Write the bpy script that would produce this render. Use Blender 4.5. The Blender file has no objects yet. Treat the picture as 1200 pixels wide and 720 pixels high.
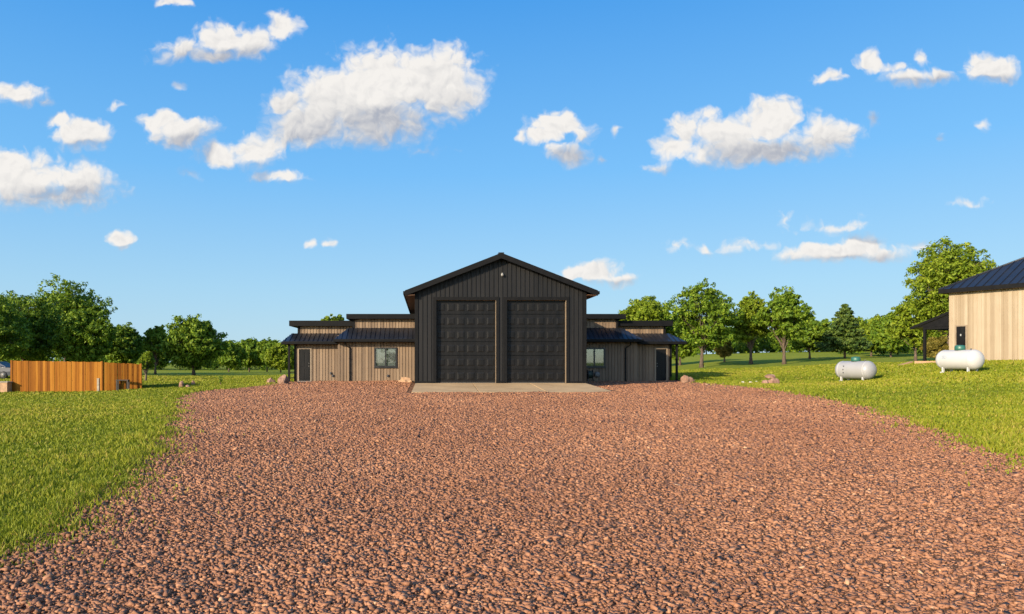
import bpy, math, random
import numpy as np
from mathutils import Vector, Matrix

random.seed(7)
RNG = np.random.default_rng(7)
R = math.radians
scene = bpy.context.scene
COL = scene.collection

# ------------------------------------------------------------------ camera model
F, CX, HY, EYE = 850.0, 500.0, 425.0, 1.5      # focal length in photo pixels, vanishing point, horizon row, eye height

def P(px, py, Y):
    """point of the place seen at photo pixel (px, py) at depth Y"""
    return Vector(((px - CX) / F * Y, Y, EYE + (HY - py) / F * Y))

EXPOSURE = 1.08
SUN_EL, SUN_AZ = R(18), R(225)                 # azimuth clockwise from +Y
SUN_DIR = Vector((math.sin(SUN_AZ) * math.cos(SUN_EL), math.cos(SUN_AZ) * math.cos(SUN_EL), math.sin(SUN_EL)))

# ------------------------------------------------------------------ bookkeeping
def tag(o, label=None, cat=None, group=None, kind=None):
    if label: o['label'] = label
    if cat: o['category'] = cat
    if group: o['group'] = group
    if kind: o['kind'] = kind
    return o

def thing(name, label, cat, loc, group=None):
    o = bpy.data.objects.new(name, None)
    o.empty_display_size = 0.3
    COL.objects.link(o)
    o.location = loc
    return tag(o, label, cat, group)

def root_loc(o):
    v = Vector((0, 0, 0))
    while o is not None:
        v += o.location
        o = o.parent
    return v

class MB:
    def __init__(s):
        s.v, s.f, s.sm = [], [], []
    def quad(s, *pts, smooth=False):
        i = len(s.v)
        s.v += [Vector(p) for p in pts]
        s.f.append(tuple(range(i, i + len(pts)))); s.sm.append(smooth)
    def prism(s, base, ext):
        """closed prism: polygon 'base' swept by vector ext"""
        n = len(base); i = len(s.v); ext = Vector(ext)
        s.v += [Vector(p) for p in base] + [Vector(p) + ext for p in base]
        s.f.append(tuple(range(i + n - 1, i - 1, -1))); s.sm.append(False)
        s.f.append(tuple(range(i + n, i + 2 * n))); s.sm.append(False)
        for k in range(n):
            l = (k + 1) % n
            s.f.append((i + k, i + l, i + n + l, i + n + k)); s.sm.append(False)
    def box(s, c0, c1, M=None):
        x0, y0, z0 = c0; x1, y1, z1 = c1
        i = len(s.v)
        pts = [(x0,y0,z0),(x1,y0,z0),(x1,y1,z0),(x0,y1,z0),(x0,y0,z1),(x1,y0,z1),(x1,y1,z1),(x0,y1,z1)]
        pts = [Vector(p) for p in pts]
        if M is not None: pts = [M @ p for p in pts]
        s.v += pts
        for q in ((3,2,1,0),(4,5,6,7),(0,1,5,4),(1,2,6,5),(2,3,7,6),(3,0,4,7)):
            s.f.append(tuple(i + k for k in q)); s.sm.append(False)
    def frame_box(s, O, u, v, w, du, dv, dw):
        """box with corner O and edges u*du, v*dv, w*dw"""
        O, u, v, w = Vector(O), Vector(u) * du, Vector(v) * dv, Vector(w) * dw
        i = len(s.v)
        s.v += [O, O+u, O+u+v, O+v, O+w, O+u+w, O+u+v+w, O+v+w]
        for q in ((3,2,1,0),(4,5,6,7),(0,1,5,4),(1,2,6,5),(2,3,7,6),(3,0,4,7)):
            s.f.append(tuple(i + k for k in q)); s.sm.append(False)
    def tube(s, pts, rad, n=8, cap=True):
        pts = [Vector(p) for p in pts]
        if not hasattr(rad, '__len__'): rad = [rad] * len(pts)
        i0 = len(s.v)
        prev = None
        for k, p in enumerate(pts):
            d = (pts[min(k+1, len(pts)-1)] - pts[max(k-1, 0)]).normalized()
            a = prev if prev is not None else (Vector((0,0,1)) if abs(d.z) < .9 else Vector((1,0,0)))
            x = (a - d * a.dot(d)).normalized(); y = d.cross(x); prev = x
            for j in range(n):
                t = 2 * math.pi * j / n
                s.v.append(p + (x * math.cos(t) + y * math.sin(t)) * rad[k])
        for k in range(len(pts) - 1):
            for j in range(n):
                a = i0 + k*n + j; b = i0 + k*n + (j+1) % n
                s.f.append((a, b, b + n, a + n)); s.sm.append(True)
        if cap:
            s.f.append(tuple(range(i0 + n - 1, i0 - 1, -1))); s.sm.append(False)
            m = i0 + (len(pts) - 1) * n
            s.f.append(tuple(range(m, m + n))); s.sm.append(False)
    def lathe(s, prof, O, axis, n=32):
        """prof: list of (t along axis, radius)"""
        O, d = Vector(O), Vector(axis).normalized()
        x = d.orthogonal().normalized(); y = d.cross(x)
        i0 = len(s.v)
        for t, r in prof:
            for j in range(n):
                a = 2 * math.pi * j / n
                s.v.append(O + d * t + (x * math.cos(a) + y * math.sin(a)) * max(r, 1e-4))
        for k in range(len(prof) - 1):
            for j in range(n):
                a = i0 + k*n + j; b = i0 + k*n + (j+1) % n
                s.f.append((a, b, b + n, a + n)); s.sm.append(True)
        s.f.append(tuple(range(i0 + n - 1, i0 - 1, -1))); s.sm.append(True)
        m = i0 + (len(prof) - 1) * n
        s.f.append(tuple(range(m, m + n))); s.sm.append(True)
    def build(s, name, mat, parent=None, bevel=0.0):
        off = root_loc(parent) if parent is not None else (s.v[0].copy() if False else Vector((0, 0, 0)))
        me = bpy.data.meshes.new(name)
        me.from_pydata([tuple(p - off) for p in s.v], [], s.f)
        me.polygons.foreach_set('use_smooth', s.sm)
        me.materials.append(mat)
        me.update()
        o = bpy.data.objects.new(name, me)
        COL.objects.link(o)
        if parent is not None: o.parent = parent
        if bevel:
            b = o.modifiers.new('edge', 'BEVEL'); b.width = bevel; b.segments = 2; b.limit_method = 'ANGLE'
        return o

def np_mesh(name, verts, loops, nper, mat, attr=None, smooth=False, attr_name='tone'):
    """mesh from numpy arrays; all faces with nper corners"""
    me = bpy.data.meshes.new(name)
    nf = len(loops) // nper
    me.vertices.add(len(verts)); me.vertices.foreach_set('co', np.asarray(verts, np.float32).ravel())
    me.loops.add(len(loops)); me.loops.foreach_set('vertex_index', np.asarray(loops, np.int32))
    me.polygons.add(nf)
    me.polygons.foreach_set('loop_start', np.arange(0, nf * nper, nper, dtype=np.int32))
    me.polygons.foreach_set('loop_total', np.full(nf, nper, np.int32))
    if smooth: me.polygons.foreach_set('use_smooth', np.ones(nf, bool))
    if attr is not None:
        a = me.attributes.new(attr_name, 'FLOAT', 'POINT')
        a.data.foreach_set('value', np.asarray(attr, np.float32))
    me.update(calc_edges=True)
    me.materials.append(mat)
    return me

# ------------------------------------------------------------------ materials
class NT:
    def __init__(s, tree): s.t = tree; s.n = tree.nodes; s.l = tree.links
    def node(s, typ, **kw):
        n = s.n.new(typ)
        for k, v in kw.items(): setattr(n, k, v)
        return n
    def link(s, a, b): s.l.new(a, b)
    def val(s, sock, v):
        if isinstance(v, bpy.types.NodeSocket): s.link(v, sock)
        else: sock.default_value = v
    def math(s, op, a, b=0.0, c=None, clamp=False):
        n = s.node('ShaderNodeMath', operation=op, use_clamp=clamp)
        s.val(n.inputs[0], a); s.val(n.inputs[1], b)
        if c is not None: s.val(n.inputs[2], c)
        return n.outputs[0]
    def vmath(s, op, a, b=None, c=None):
        n = s.node('ShaderNodeVectorMath', operation=op)
        s.val(n.inputs[0], a)
        if b is not None: s.val(n.inputs[1], b)
        if c is not None: s.val(n.inputs[2], c)
        return n.outputs['Value'] if op in ('LENGTH', 'DOT_PRODUCT', 'DISTANCE') else n.outputs['Vector']
    def noise(s, vec, scale, detail=4.0, rough=.55, dist=0.0, out='Fac', dim='3D'):
        n = s.node('ShaderNodeTexNoise', noise_dimensions=dim)
        s.val(n.inputs['Vector'], vec); n.inputs['Scale'].default_value = scale
        n.inputs['Detail'].default_value = detail; n.inputs['Roughness'].default_value = rough
        n.inputs['Distortion'].default_value = dist
        return n.outputs[out]
    def mrange(s, v, a, b, c=0.0, d=1.0, smooth=False):
        n = s.node('ShaderNodeMapRange')
        if smooth: n.interpolation_type = 'SMOOTHSTEP'
        s.val(n.inputs['Value'], v)
        for k, x in zip(('From Min', 'From Max', 'To Min', 'To Max'), (a, b, c, d)): s.val(n.inputs[k], x)
        return n.outputs['Result']
    def mix(s, f, a, b, blend='MIX'):
        n = s.node('ShaderNodeMix', data_type='RGBA', blend_type=blend)
        s.val(n.inputs[0], f)
        s.val(n.inputs[6], a if isinstance(a, bpy.types.NodeSocket) else (*a, 1) if len(a) == 3 else a)
        s.val(n.inputs[7], b if isinstance(b, bpy.types.NodeSocket) else (*b, 1) if len(b) == 3 else b)
        return n.outputs[2]
    def ramp(s, f, stops):
        n = s.node('ShaderNodeValToRGB')
        e = n.color_ramp.elements
        while len(e) < len(stops): e.new(.5)
        for k, (p, c) in enumerate(stops): e[k].position = p; e[k].color = (*c, 1)
        s.val(n.inputs[0], f)
        return n.outputs[0]

def new_mat(name):
    m = bpy.data.materials.new(name); m.use_nodes = True
    t = NT(m.node_tree)
    b = t.n['Principled BSDF']
    return m, t, b

def pos(t):
    return t.node('ShaderNodeNewGeometry').outputs['Position']

def bump(t, b, h, strength, dist):
    n = t.node('ShaderNodeBump'); n.inputs['Strength'].default_value = strength; n.inputs['Distance'].default_value = dist
    t.val(n.inputs['Height'], h); t.link(n.outputs['Normal'], b.inputs['Normal'])

def paint(name, col, rough=.5, var=.12, metal=0.0, scale=3.0, streak=False, spec=.5):
    """painted / plain surface with mild mottling"""
    m, t, b = new_mat(name)
    p = pos(t)
    if streak: p = t.vmath('MULTIPLY', p, (1, 1, .12))
    f = t.noise(p, scale, 5, .6)
    c0 = tuple(x * (1 - var) for x in col); c1 = tuple(min(1, x * (1 + var)) for x in col)
    t.link(t.mix(t.mrange(f, .3, .7), c0, c1), b.inputs['Base Color'])
    t.link(t.mrange(f, .3, .7, max(0, rough - .08), min(1, rough + .08)), b.inputs['Roughness'])
    b.inputs['Metallic'].default_value = metal
    b.inputs['Specular IOR Level'].default_value = spec
    return m

def board_mat(name, cols, u_dir, width, rough=.7, grain=.25):
    """vertical boards: each board has a tone of its own (fixed to the board, by its position along u_dir)"""
    m, t, b = new_mat(name)
    p = pos(t)
    u = t.vmath('DOT_PRODUCT', p, u_dir)
    k = t.math('FLOOR', t.math('DIVIDE', u, width))
    w = t.node('ShaderNodeTexWhiteNoise', noise_dimensions='1D'); t.link(k, w.inputs['W'])
    tone = w.outputs['Value']
    pz = t.vmath('MULTIPLY', p, (1, 1, .05))
    g = t.noise(pz, 16, 5, .6)
    g2 = t.noise(p, 1.3, 4, .6)
    f = t.math('ADD', t.math('MULTIPLY_ADD', tone, .40, .075), t.math('ADD', t.math('MULTIPLY', g, .35), t.math('MULTIPLY', g2, .25)))
    t.link(t.ramp(f, [(.25, cols[0]), (.6, cols[1]), (.9, cols[2])]), b.inputs['Base Color'])
    b.inputs['Roughness'].default_value = rough
    bump(t, b, g, .25, .01)
    return m

M = {}
M['black_metal'] = paint('black_steel_siding', (0.0078, 0.0078, 0.0085), .55, .3, streak=True, scale=2.2, spec=.22)
M['black_trim'] = paint('black_steel_trim', (.006, .006, .0065), .55, .2, spec=.1)
M['black_door'] = paint('black_door_paint', (.0042, .0040, .0041), .45, .3, streak=True, scale=4, spec=.2)
M['roof_metal'] = paint('dark_roof_steel', (.016, .018, .024), .34, .2, metal=.2, scale=1.2, spec=.4)
M['jamb'] = paint('tan_jamb', (0.2550, 0.1875, 0.1275), .55, .15)
M['tan_siding'] = board_mat('tan_board_siding', [(0.0832, 0.0541, 0.0322), (0.1609, 0.1081, 0.0657), (0.2220, 0.1586, 0.1027)], (0.7997, 0.0000, 0.0000), .2)
A60 = (math.cos(R(62)), -math.sin(R(62)), 0)
M['barn_siding'] = board_mat('pale_board_siding', [(0.1932, 0.1435, 0.0877), (0.2712, 0.2112, 0.1395), (0.3370, 0.2772, 0.1992)], A60, .17)
M['frame_tan'] = paint('tan_door_trim', (.20, .15, .10), .5, .1)
M['soffit'] = paint('brown_soffit', (.13, .065, .03), .6, .25)
M['window_black'] = paint('black_window_frame', (0.0056, 0.0056, 0.0060), .4, .2)
M['blind'] = paint('pale_blind', (.22, .22, .22), .8, .06)
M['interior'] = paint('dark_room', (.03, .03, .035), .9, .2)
M['white_metal'] = paint('white_tank_paint', (0.3960, 0.3916, 0.3872), .42, .04, scale=1.5)
M['silver_tank'] = paint('silver_tank_paint', (0.2592, 0.2592, 0.2664), .36, .06, scale=1.5)
M['grey_metal'] = paint('grey_galvanised', (0.1200, 0.1160, 0.1080), .45, .15)
M['green_plastic'] = paint('green_dome_paint', (0.0205, 0.0975, 0.0728), .45, .12)
M['dark_fit'] = paint('dark_fitting', (.05, .05, .055), .5, .2)
M['emblem_ink'] = paint('grey_blue_emblem', (.22, .30, .40), .5, .05)
M['lamp_white'] = paint('white_lamp_housing', (0.2700, 0.2700, 0.2628), .35, .04)
M['log'] = paint('weathered_timber', (.33, .20, .11), .8, .3, scale=9)
M['car_blue'] = paint('dark_blue_car_paint', (.02, .03, .055), .25, .1)
M['car_silver'] = paint('dark_grey_car_paint', (.05, .055, .065), .4, .05, spec=.2)
M['rubber'] = paint('black_rubber', (.02, .02, .02), .8, .2)
M['hose'] = paint('dark_green_hose', (.02, .035, .025), .5, .2)

def mk_glass():
    m, t, b = new_mat('window_glass')
    t.n.remove(b)
    out = t.n['Material Output']
    g = t.node('ShaderNodeBsdfGlossy'); g.inputs['Roughness'].default_value = .02; g.inputs['Color'].default_value = (.70, .84, .95, 1)
    tr = t.node('ShaderNodeBsdfTransparent'); tr.inputs['Color'].default_value = (.75, .78, .78, 1)
    mx = t.node('ShaderNodeMixShader'); mx.inputs[0].default_value = .13
    t.link(tr.outputs[0], mx.inputs[1]); t.link(g.outputs[0], mx.inputs[2]); t.link(mx.outputs[0], out.inputs['Surface'])
    return m
M['glass'] = mk_glass()
M['glass_plain'] = M['glass'].copy(); M['glass_plain'].name = 'clear_window_glass'; M['glass_plain'].node_tree.nodes['Mix Shader'].inputs[0].default_value = .08

def mk_fence():
    m, t, b = new_mat('orange_cedar_boards')
    p = pos(t)
    u = t.vmath('DOT_PRODUCT', p, (1, .35, 0))
    k = t.math('FLOOR', t.math('DIVIDE', u, .142))
    w = t.node('ShaderNodeTexWhiteNoise', noise_dimensions='1D'); t.link(k, w.inputs['W'])
    g = t.noise(t.vmath('MULTIPLY', p, (1, 1, .06)), 14, 5, .65, .4)
    f = t.math('ADD', t.math('MULTIPLY', w.outputs['Value'], .5), t.math('MULTIPLY', g, .5))
    c = t.ramp(f, [(.15, (.10, .031, .004)), (.5, (.225, .083, .009)), (.85, (.34, .15, .021))])
    kn = t.node('ShaderNodeTexVoronoi'); kn.inputs['Scale'].default_value = 2.6
    t.link(t.vmath('MULTIPLY', p, (1.6, 1.6, .8)), kn.inputs['Vector'])
    knot = t.mrange(kn.outputs['Distance'], .05, .11, 1, 0, True)
    c = t.mix(t.math('MULTIPLY', knot, .75), c, (.10, .028, .008))
    t.link(c, b.inputs['Base Color']); b.inputs['Roughness'].default_value = .75; b.inputs['Specular IOR Level'].default_value = .1
    bump(t, b, g, .3, .01)
    return m
M['fence'] = mk_fence()
M['post_grey'] = paint('grey_weathered_post', (.26, .22, .17), .8, .3, scale=8)

def mk_concrete():
    m, t, b = new_mat('pale_concrete')
    p = pos(t)
    f = t.noise(p, .7, 6, .65); f2 = t.noise(p, 9, 5, .6)
    c = t.mix(t.mrange(f, .3, .7), (0.3360, 0.2232, 0.1082), (0.5040, 0.3443, 0.1740))
    c = t.mix(t.mrange(f2, .4, .8, 0, .35), c, (.22, .165, .115))
    t.link(c, b.inputs['Base Color']); b.inputs['Roughness'].default_value = .85
    bump(t, b, f2, .3, .01)
    return m
M['concrete'] = mk_concrete()

def mk_rock():
    m, t, b = new_mat('red_quartzite_rock')
    p = pos(t)
    f = t.noise(p, 5, 6, .65)
    t.link(t.ramp(f, [(.3, (.11, .055, .035)), (.5, (.215, .12, .078)), (.72, (.32, .21, .15))]), b.inputs['Base Color'])
    b.inputs['Roughness'].default_value = .9
    bump(t, b, t.noise(p, 18, 5, .7), .6, .03)
    return m
M['rock'] = mk_rock()
M['white_rock'] = paint('pale_limestone', (.55, .50, .43), .9, .25, scale=6)
M['dirt'] = paint('tan_dirt', (0.3520, 0.2160, 0.1200), .95, .2, scale=7)

def mk_gravel_base():
    m, t, b = new_mat('red_gravel_bed')
    p = pos(t)
    v = t.node('ShaderNodeTexVoronoi'); v.inputs['Scale'].default_value = 19; t.link(t.vmath('ADD', p, t.vmath('SCALE', t.noise(p, 12, 2, .5, out='Color'), None)), v.inputs['Vector'])
    v.inputs['Randomness'].default_value = 1
    v2 = t.node('ShaderNodeTexVoronoi'); v2.inputs['Scale'].default_value = 7.5; t.link(p, v2.inputs['Vector'])
    cell = t.node('ShaderNodeSeparateColor'); t.link(v.outputs['Color'], cell.inputs[0])
    c = t.ramp(cell.outputs[0], [(0, (0.1557, 0.0675, 0.0323)), (.35, (0.2302, 0.1038, 0.0506)), (.7, (0.3111, 0.1493, 0.0754)), (1, (0.4230, 0.2338, 0.1271))])
    big = t.noise(p, .35, 4, .6)
    c = t.mix(t.mrange(big, .35, .7, 0, .35), c, (0.2023, 0.0928, 0.0452))
    t.link(c, b.inputs['Base Color']); b.inputs['Roughness'].default_value = .9
    b.inputs['Specular IOR Level'].default_value = .25
    h = t.math('ADD', t.math('MULTIPLY', v.outputs['Distance'], -1.0), t.math('MULTIPLY', v2.outputs['Distance'], -1.3))
    h = t.math('ADD', h, t.math('MULTIPLY', t.noise(p, 5, 3, .6), .8))
    bump(t, b, h, 1.0, .07)
    return m
M['gravel'] = mk_gravel_base()

def mk_stone():
    m, t, b = new_mat('red_gravel_stones')
    a = t.node('ShaderNodeAttribute', attribute_name='tone')
    c = t.ramp(a.outputs['Fac'], [(0, (0.1099, 0.0464, 0.0234)), (.3, (0.2024, 0.0890, 0.0448)), (.6, (0.2834, 0.1317, 0.0681)), (.85, (0.3818, 0.1951, 0.1045)), (1, (0.5322, 0.3415, 0.2025))])
    t.link(c, b.inputs['Base Color']); b.inputs['Roughness'].default_value = .72
    b.inputs['Specular IOR Level'].default_value = .35
    return m
M['stones'] = mk_stone()

def mk_ground():
    m, t, b = new_mat('lawn_soil_and_turf')
    p = pos(t)
    f = t.noise(p, .12, 5, .6); f2 = t.noise(p, 1.1, 5, .65); f3 = t.noise(t.vmath('MULTIPLY', p, (1, 1, 1)), 14, 4, .7)
    c = t.mix(t.mrange(f, .35, .65), (.20, .25, .014), (.27, .29, .018))
    c = t.mix(t.mrange(f2, .42, .75, 0, .5), c, (.15, .15, .022))
    c = t.mix(t.mrange(f3, .35, .7, .55, 0), c, (.075, .105, .010))
    t.link(c, b.inputs['Base Color']); b.inputs['Roughness'].default_value = .95
    b.inputs['Specular IOR Level'].default_value = .1
    bump(t, b, f3, .5, .05)
    return m
M['ground'] = mk_ground()

def leaf_mat(name, stops, transl=.35, attr='tone'):
    m, t, b = new_mat(name)
    a = t.node('ShaderNodeAttribute', attribute_name=attr)
    c = t.ramp(a.outputs['Fac'], stops)
    t.link(c, b.inputs['Base Color']); b.inputs['Roughness'].default_value = .6
    b.inputs['Specular IOR Level'].default_value = .25
    tr = t.node('ShaderNodeBsdfTranslucent'); t.link(t.mix(.35, c, (.16, .22, .015)), tr.inputs['Color'])
    mx = t.node('ShaderNodeMixShader'); mx.inputs[0].default_value = transl
    out = t.n['Material Output']
    t.link(b.outputs[0], mx.inputs[1]); t.link(tr.outputs[0], mx.inputs[2]); t.link(mx.outputs[0], out.inputs['Surface'])
    return m
M['grass'] = leaf_mat('lawn_grass', [(0, (0.0840, 0.1179, 0.0079)), (.45, (0.1828, 0.2162, 0.0114)), (.8, (0.2716, 0.2702, 0.0194)), (1, (0.3556, 0.2849, 0.0570))], .35)
M['leaf_green'] = leaf_mat('green_leaves', [(0, (0.0552, 0.1130, 0.0084)), (.5, (0.1173, 0.1956, 0.0120)), (1, (0.2346, 0.3043, 0.0240))])
M['leaf_dark'] = leaf_mat('dark_green_leaves', [(0, (0.0420, 0.0922, 0.0072)), (.5, (0.0963, 0.1708, 0.0108)), (1, (0.2275, 0.2989, 0.0192))], .3)
M['leaf_yellow'] = leaf_mat('yellow_green_leaves', [(0, (0.0813, 0.1379, 0.0084)), (.5, (0.1679, 0.2339, 0.0132)), (1, (0.2817, 0.3350, 0.0264))])
M['leaf_olive'] = leaf_mat('olive_brown_leaves', [(0, (0.1050, 0.0980, 0.0168)), (.5, (0.1750, 0.1470, 0.0240)), (1, (0.2800, 0.2100, 0.0420))])
M['needle'] = leaf_mat('conifer_needles', [(0, (0.0260, 0.0572, 0.0130)), (.5, (0.0598, 0.1040, 0.0156)), (1, (0.1300, 0.1690, 0.0234))], .15)

def mk_bark():
    m, t, b = new_mat('tree_bark')
    p = pos(t)
    f = t.noise(t.vmath('MULTIPLY', p, (1, 1, .3)), 9, 5, .7)
    t.link(t.ramp(f, [(.3, (.035, .025, .018)), (.7, (.14, .10, .07))]), b.inputs['Base Color'])
    b.inputs['Roughness'].default_value = .95
    bump(t, b, f, .8, .05)
    return m
M['bark'] = mk_bark()

# ------------------------------------------------------------------ trees: where they stand (photo column, base row, top row, crown width in px, depth)
TREES = [
 # px, base, top, width, depth, leaf, style, label
 (-22, 441, 352, 95, 66, 'leaf_green', 'round', 'dark green tree cut off by the left picture edge, left of the wooden fence', 'L'),
 (28, 439, 347, 92, 74, 'leaf_dark', 'round', 'wide dark green tree behind the left end of the wooden fence', 'L'),
 (76, 437, 336, 92, 86, 'leaf_green', 'round', 'tallest broad tree rising over the middle of the wooden fence', 'L'),
 (100, 438, 366, 62, 72, 'leaf_green', 'round', 'lower dark green tree behind the right part of the wooden fence', 'L'),
 (142, 437, 386, 46, 98, 'leaf_green', 'round', 'small round tree just behind the far right end of the wooden fence', 'L'),
 (182, 439, 381, 36, 92, 'leaf_green', 'oval', 'narrow green tree standing between the fence and the big round lawn tree', 'L'),
 (171, 447, 408, 20, 58, 'leaf_yellow', 'oval', 'slim young tree with thin stem close to the right end of the fence', 'L'),
 (227, 440, 372, 62, 80, 'leaf_green', 'cone', 'big round dark-trunked tree alone on the lawn left of the building', 'L'),
 (268, 436, 402, 30, 122, 'leaf_green', 'round', 'first smaller tree right of the big round lawn tree', 'L'),
 (292, 436, 400, 34, 130, 'leaf_dark', 'round', 'second smaller tree right of the big round lawn tree', 'L'),
 (313, 436, 401, 32, 126, 'leaf_green', 'round', 'third smaller tree right of the big round lawn tree', 'L'),
 (329, 437, 403, 36, 104, 'leaf_yellow', 'round', 'yellow green tree just left of the porch of the building', 'L'),
 (391, 436, 367, 34, 96, 'leaf_yellow', 'round', 'yellow green treetop showing over the left annex roof', 'L'),
 (752, 432, 342, 58, 88, 'leaf_yellow', 'round', 'yellow green tree rising behind the roof of the right annex', 'R'),
 (797, 429, 366, 44, 90, 'leaf_green', 'round', 'small green tree directly beside the right porch, half behind the larger one', 'R'),
 (822, 431, 332, 78, 75, 'leaf_green', 'open', 'large open-crowned tree nearest the right porch of the building', 'R'),
 (849, 423, 397, 17, 84, 'leaf_olive', 'oval', 'little olive brown bushy tree between two tall lawn trees', 'R'),
 (880, 428, 345, 46, 80, 'leaf_yellow', 'open', 'upright tree with twin trunks right of the little olive brown tree', 'R'),
 (919, 427, 338, 58, 76, 'leaf_green', 'open', 'tall straight-trunked lawn tree behind the pile of red rocks', 'R'),
 (949, 421, 369, 40, 90, 'leaf_green', 'round', 'lower round tree between the tall straight tree and the dark conifer', 'R'),
 (990, 420, 355, 50, 86, 'needle', 'conifer', 'dark pointed conifer behind the propane tank with the teal dome', 'R'),
 (1021, 418, 371, 42, 104, 'leaf_yellow', 'round', 'yellow green tree just right of the dark conifer', 'R'),
 (1044, 419, 372, 40, 98, 'leaf_green', 'round', 'round green tree behind and right of the propane tank with the teal dome', 'R'),
 (1073, 424, 350, 54, 64, 'leaf_yellow', 'open', 'leaning forked tree just left of the barn lean-to', 'R'),
 (1112, 425, 283, 92, 60, 'leaf_yellow', 'tall', 'tallest bushy tree towering behind the barn and its lean-to', 'R'),
 (1097, 424, 392, 26, 56, 'leaf_olive', 'oval', 'low olive shrub-like tree seen through the barn lean-to', 'R'),
]

# ------------------------------------------------------------------ terrain
CTRL = [(0,-40,0),(-30,-30,0),(30,-30,.2),(0,0,0),(-6,2,0),(6,2,0),(0,10,0),(-4,9,0),(5,10,.06),(-3,20,.05),(8,18,.12),(2,26,.09),
        (0,32.4,.15),(8.5,32.4,.17),(4,38,.24),(-6,46,.25),(-8.5,47,.22),(13,46,.25),(16,47,.28),(-9,38,.1),(-10,27,.03),(4,60,.35),(-12,10,-.02),(-14,24,-.08),
        (-24.0,42,-.23),(-19,42,-.23),(-17.2,43.2,-.1),(-30,28,-.15),(-40,45,-.2),(-20,12,-.05),
        (15,36,.36),(13.5,25,.26),(10.6,15.5,.14),(8.2,9.9,.06),
        (22.8,38.6,.45),(25.8,35,1.07),(31.4,43.6,1.53),(28,30,.85),(36,38,1.6),(20,20,.45),(20,30,.5),(45,30,1.8),(45,50,1.9),(30,10,.5),
        (-60,60,.2),(-120,140,0),(-60,150,-.25),(-20,150,-.2),(20,130,1.0),(60,150,3.2),(110,150,4.0),(110,80,3.5),(60,70,2.4),
        (-200,300,.5),(0,400,1),(200,300,6),(-250,50,0),(250,50,5),(-200,-200,0),(200,-200,1),(0,-250,0),(600,900,8),(-700,900,1),(0,1200,2),(0,-1000,0),(-1000,0,0),(1000,0,5)]
for t_ in TREES:
    p_ = P(t_[0], t_[1], t_[4]); CTRL.append((p_.x, p_.y, p_.z))

def warp(q):
    r = np.sqrt((q ** 2).sum(1)) + 1e-6
    return q * (np.log1p(r / 25.0) / r)[:, None]
_c = np.array(CTRL, float); _w = warp(_c[:, :2])
def _phi(r): return np.where(r > 1e-9, r * r * np.log(r + 1e-12), 0)
_n = len(_c)
_K = _phi(np.linalg.norm(_w[:, None] - _w[None], axis=2)) + np.eye(_n) * 2e-3
_A = np.zeros((_n + 3, _n + 3)); _A[:_n, :_n] = _K; _A[:_n, _n] = 1; _A[:_n, _n+1:] = _w; _A[_n, :_n] = 1; _A[_n+1:, :_n] = _w.T
_s = np.linalg.solve(_A, np.concatenate([_c[:, 2], [0, 0, 0]]))
def terrain(xy):
    xy = np.asarray(xy, float).reshape(-1, 2)
    out = np.empty(len(xy))
    for i in range(0, len(xy), 20000):
        w = warp(xy[i:i+20000])
        out[i:i+20000] = _phi(np.linalg.norm(w[:, None] - _w[None], axis=2)) @ _s[:_n] + _s[_n] + w @ _s[_n+1:]
    return out
def tz(x, y): return float(terrain([[x, y]])[0])

def on_ground(px, py, lo=2.5, hi=200):
    """where the sight line through a photo pixel meets the terrain"""
    Y = np.geomspace(lo, hi, 1500)
    X = (px - CX) / F * Y; Z = EYE + (HY - py) / F * Y
    d = Z - terrain(np.stack([X, Y], 1))
    k = int(np.argmax(d < 0)) if (d < 0).any() else len(Y) - 1
    return Vector((X[k], Y[k], tz(X[k], Y[k])))

LEFT_PX = [(0,663),(60,632),(110,600),(150,570),(180,540),(200,505),(207,485),(206,472),(216,463),(240,459),(300,454)]
RIGHT_PX = [(1200,545),(1130,519),(1080,499),(1020,480),(960,466),(900,456.5),(850,452.5)]
_yx = lambda q: (on_ground(*q).y, on_ground(*q).x)
_l = sorted(_yx(q) for q in LEFT_PX); _r = sorted(_yx(q) for q in RIGHT_PX)
_l = [(-25, -3.6), (2, -3.2)] + _l + [(47, -9.0)]
_r = [(-25, 5.5), (3, 6.0)] + _r + [(45, 16.3), (47.5, 17.5)]
_l.sort(); _r.sort()
def smooth_interp(y, tab):
    ys = np.array([a for a, b in tab]); xs = np.array([b for a, b in tab])
    return (np.interp(y - .8, ys, xs) + np.interp(y, ys, xs) + np.interp(y + .8, ys, xs)) / 3
def wig(y, s):
    return .10 * np.sin(y * 2.1 + s) + .07 * np.sin(y * 4.7 + 2 * s) + .05 * np.sin(y * 9.3 + 3 * s) + .04 * np.sin(y * 17.1 + s * 5)
def edge_l(y): return smooth_interp(y, _l) + wig(y, 1.0)
def edge_r(y): return smooth_interp(y, _r) + wig(y, 4.0)
GY0, GY1 = -25.0, 47.4
def inside_gravel(x, y):
    """signed metres inside the gravel edge"""
    d = np.minimum(x - edge_l(y), edge_r(y) - x)
    return np.where((y < GY0), -9, np.where(y > GY1, np.minimum(d, GY1 - y), d))

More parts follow.
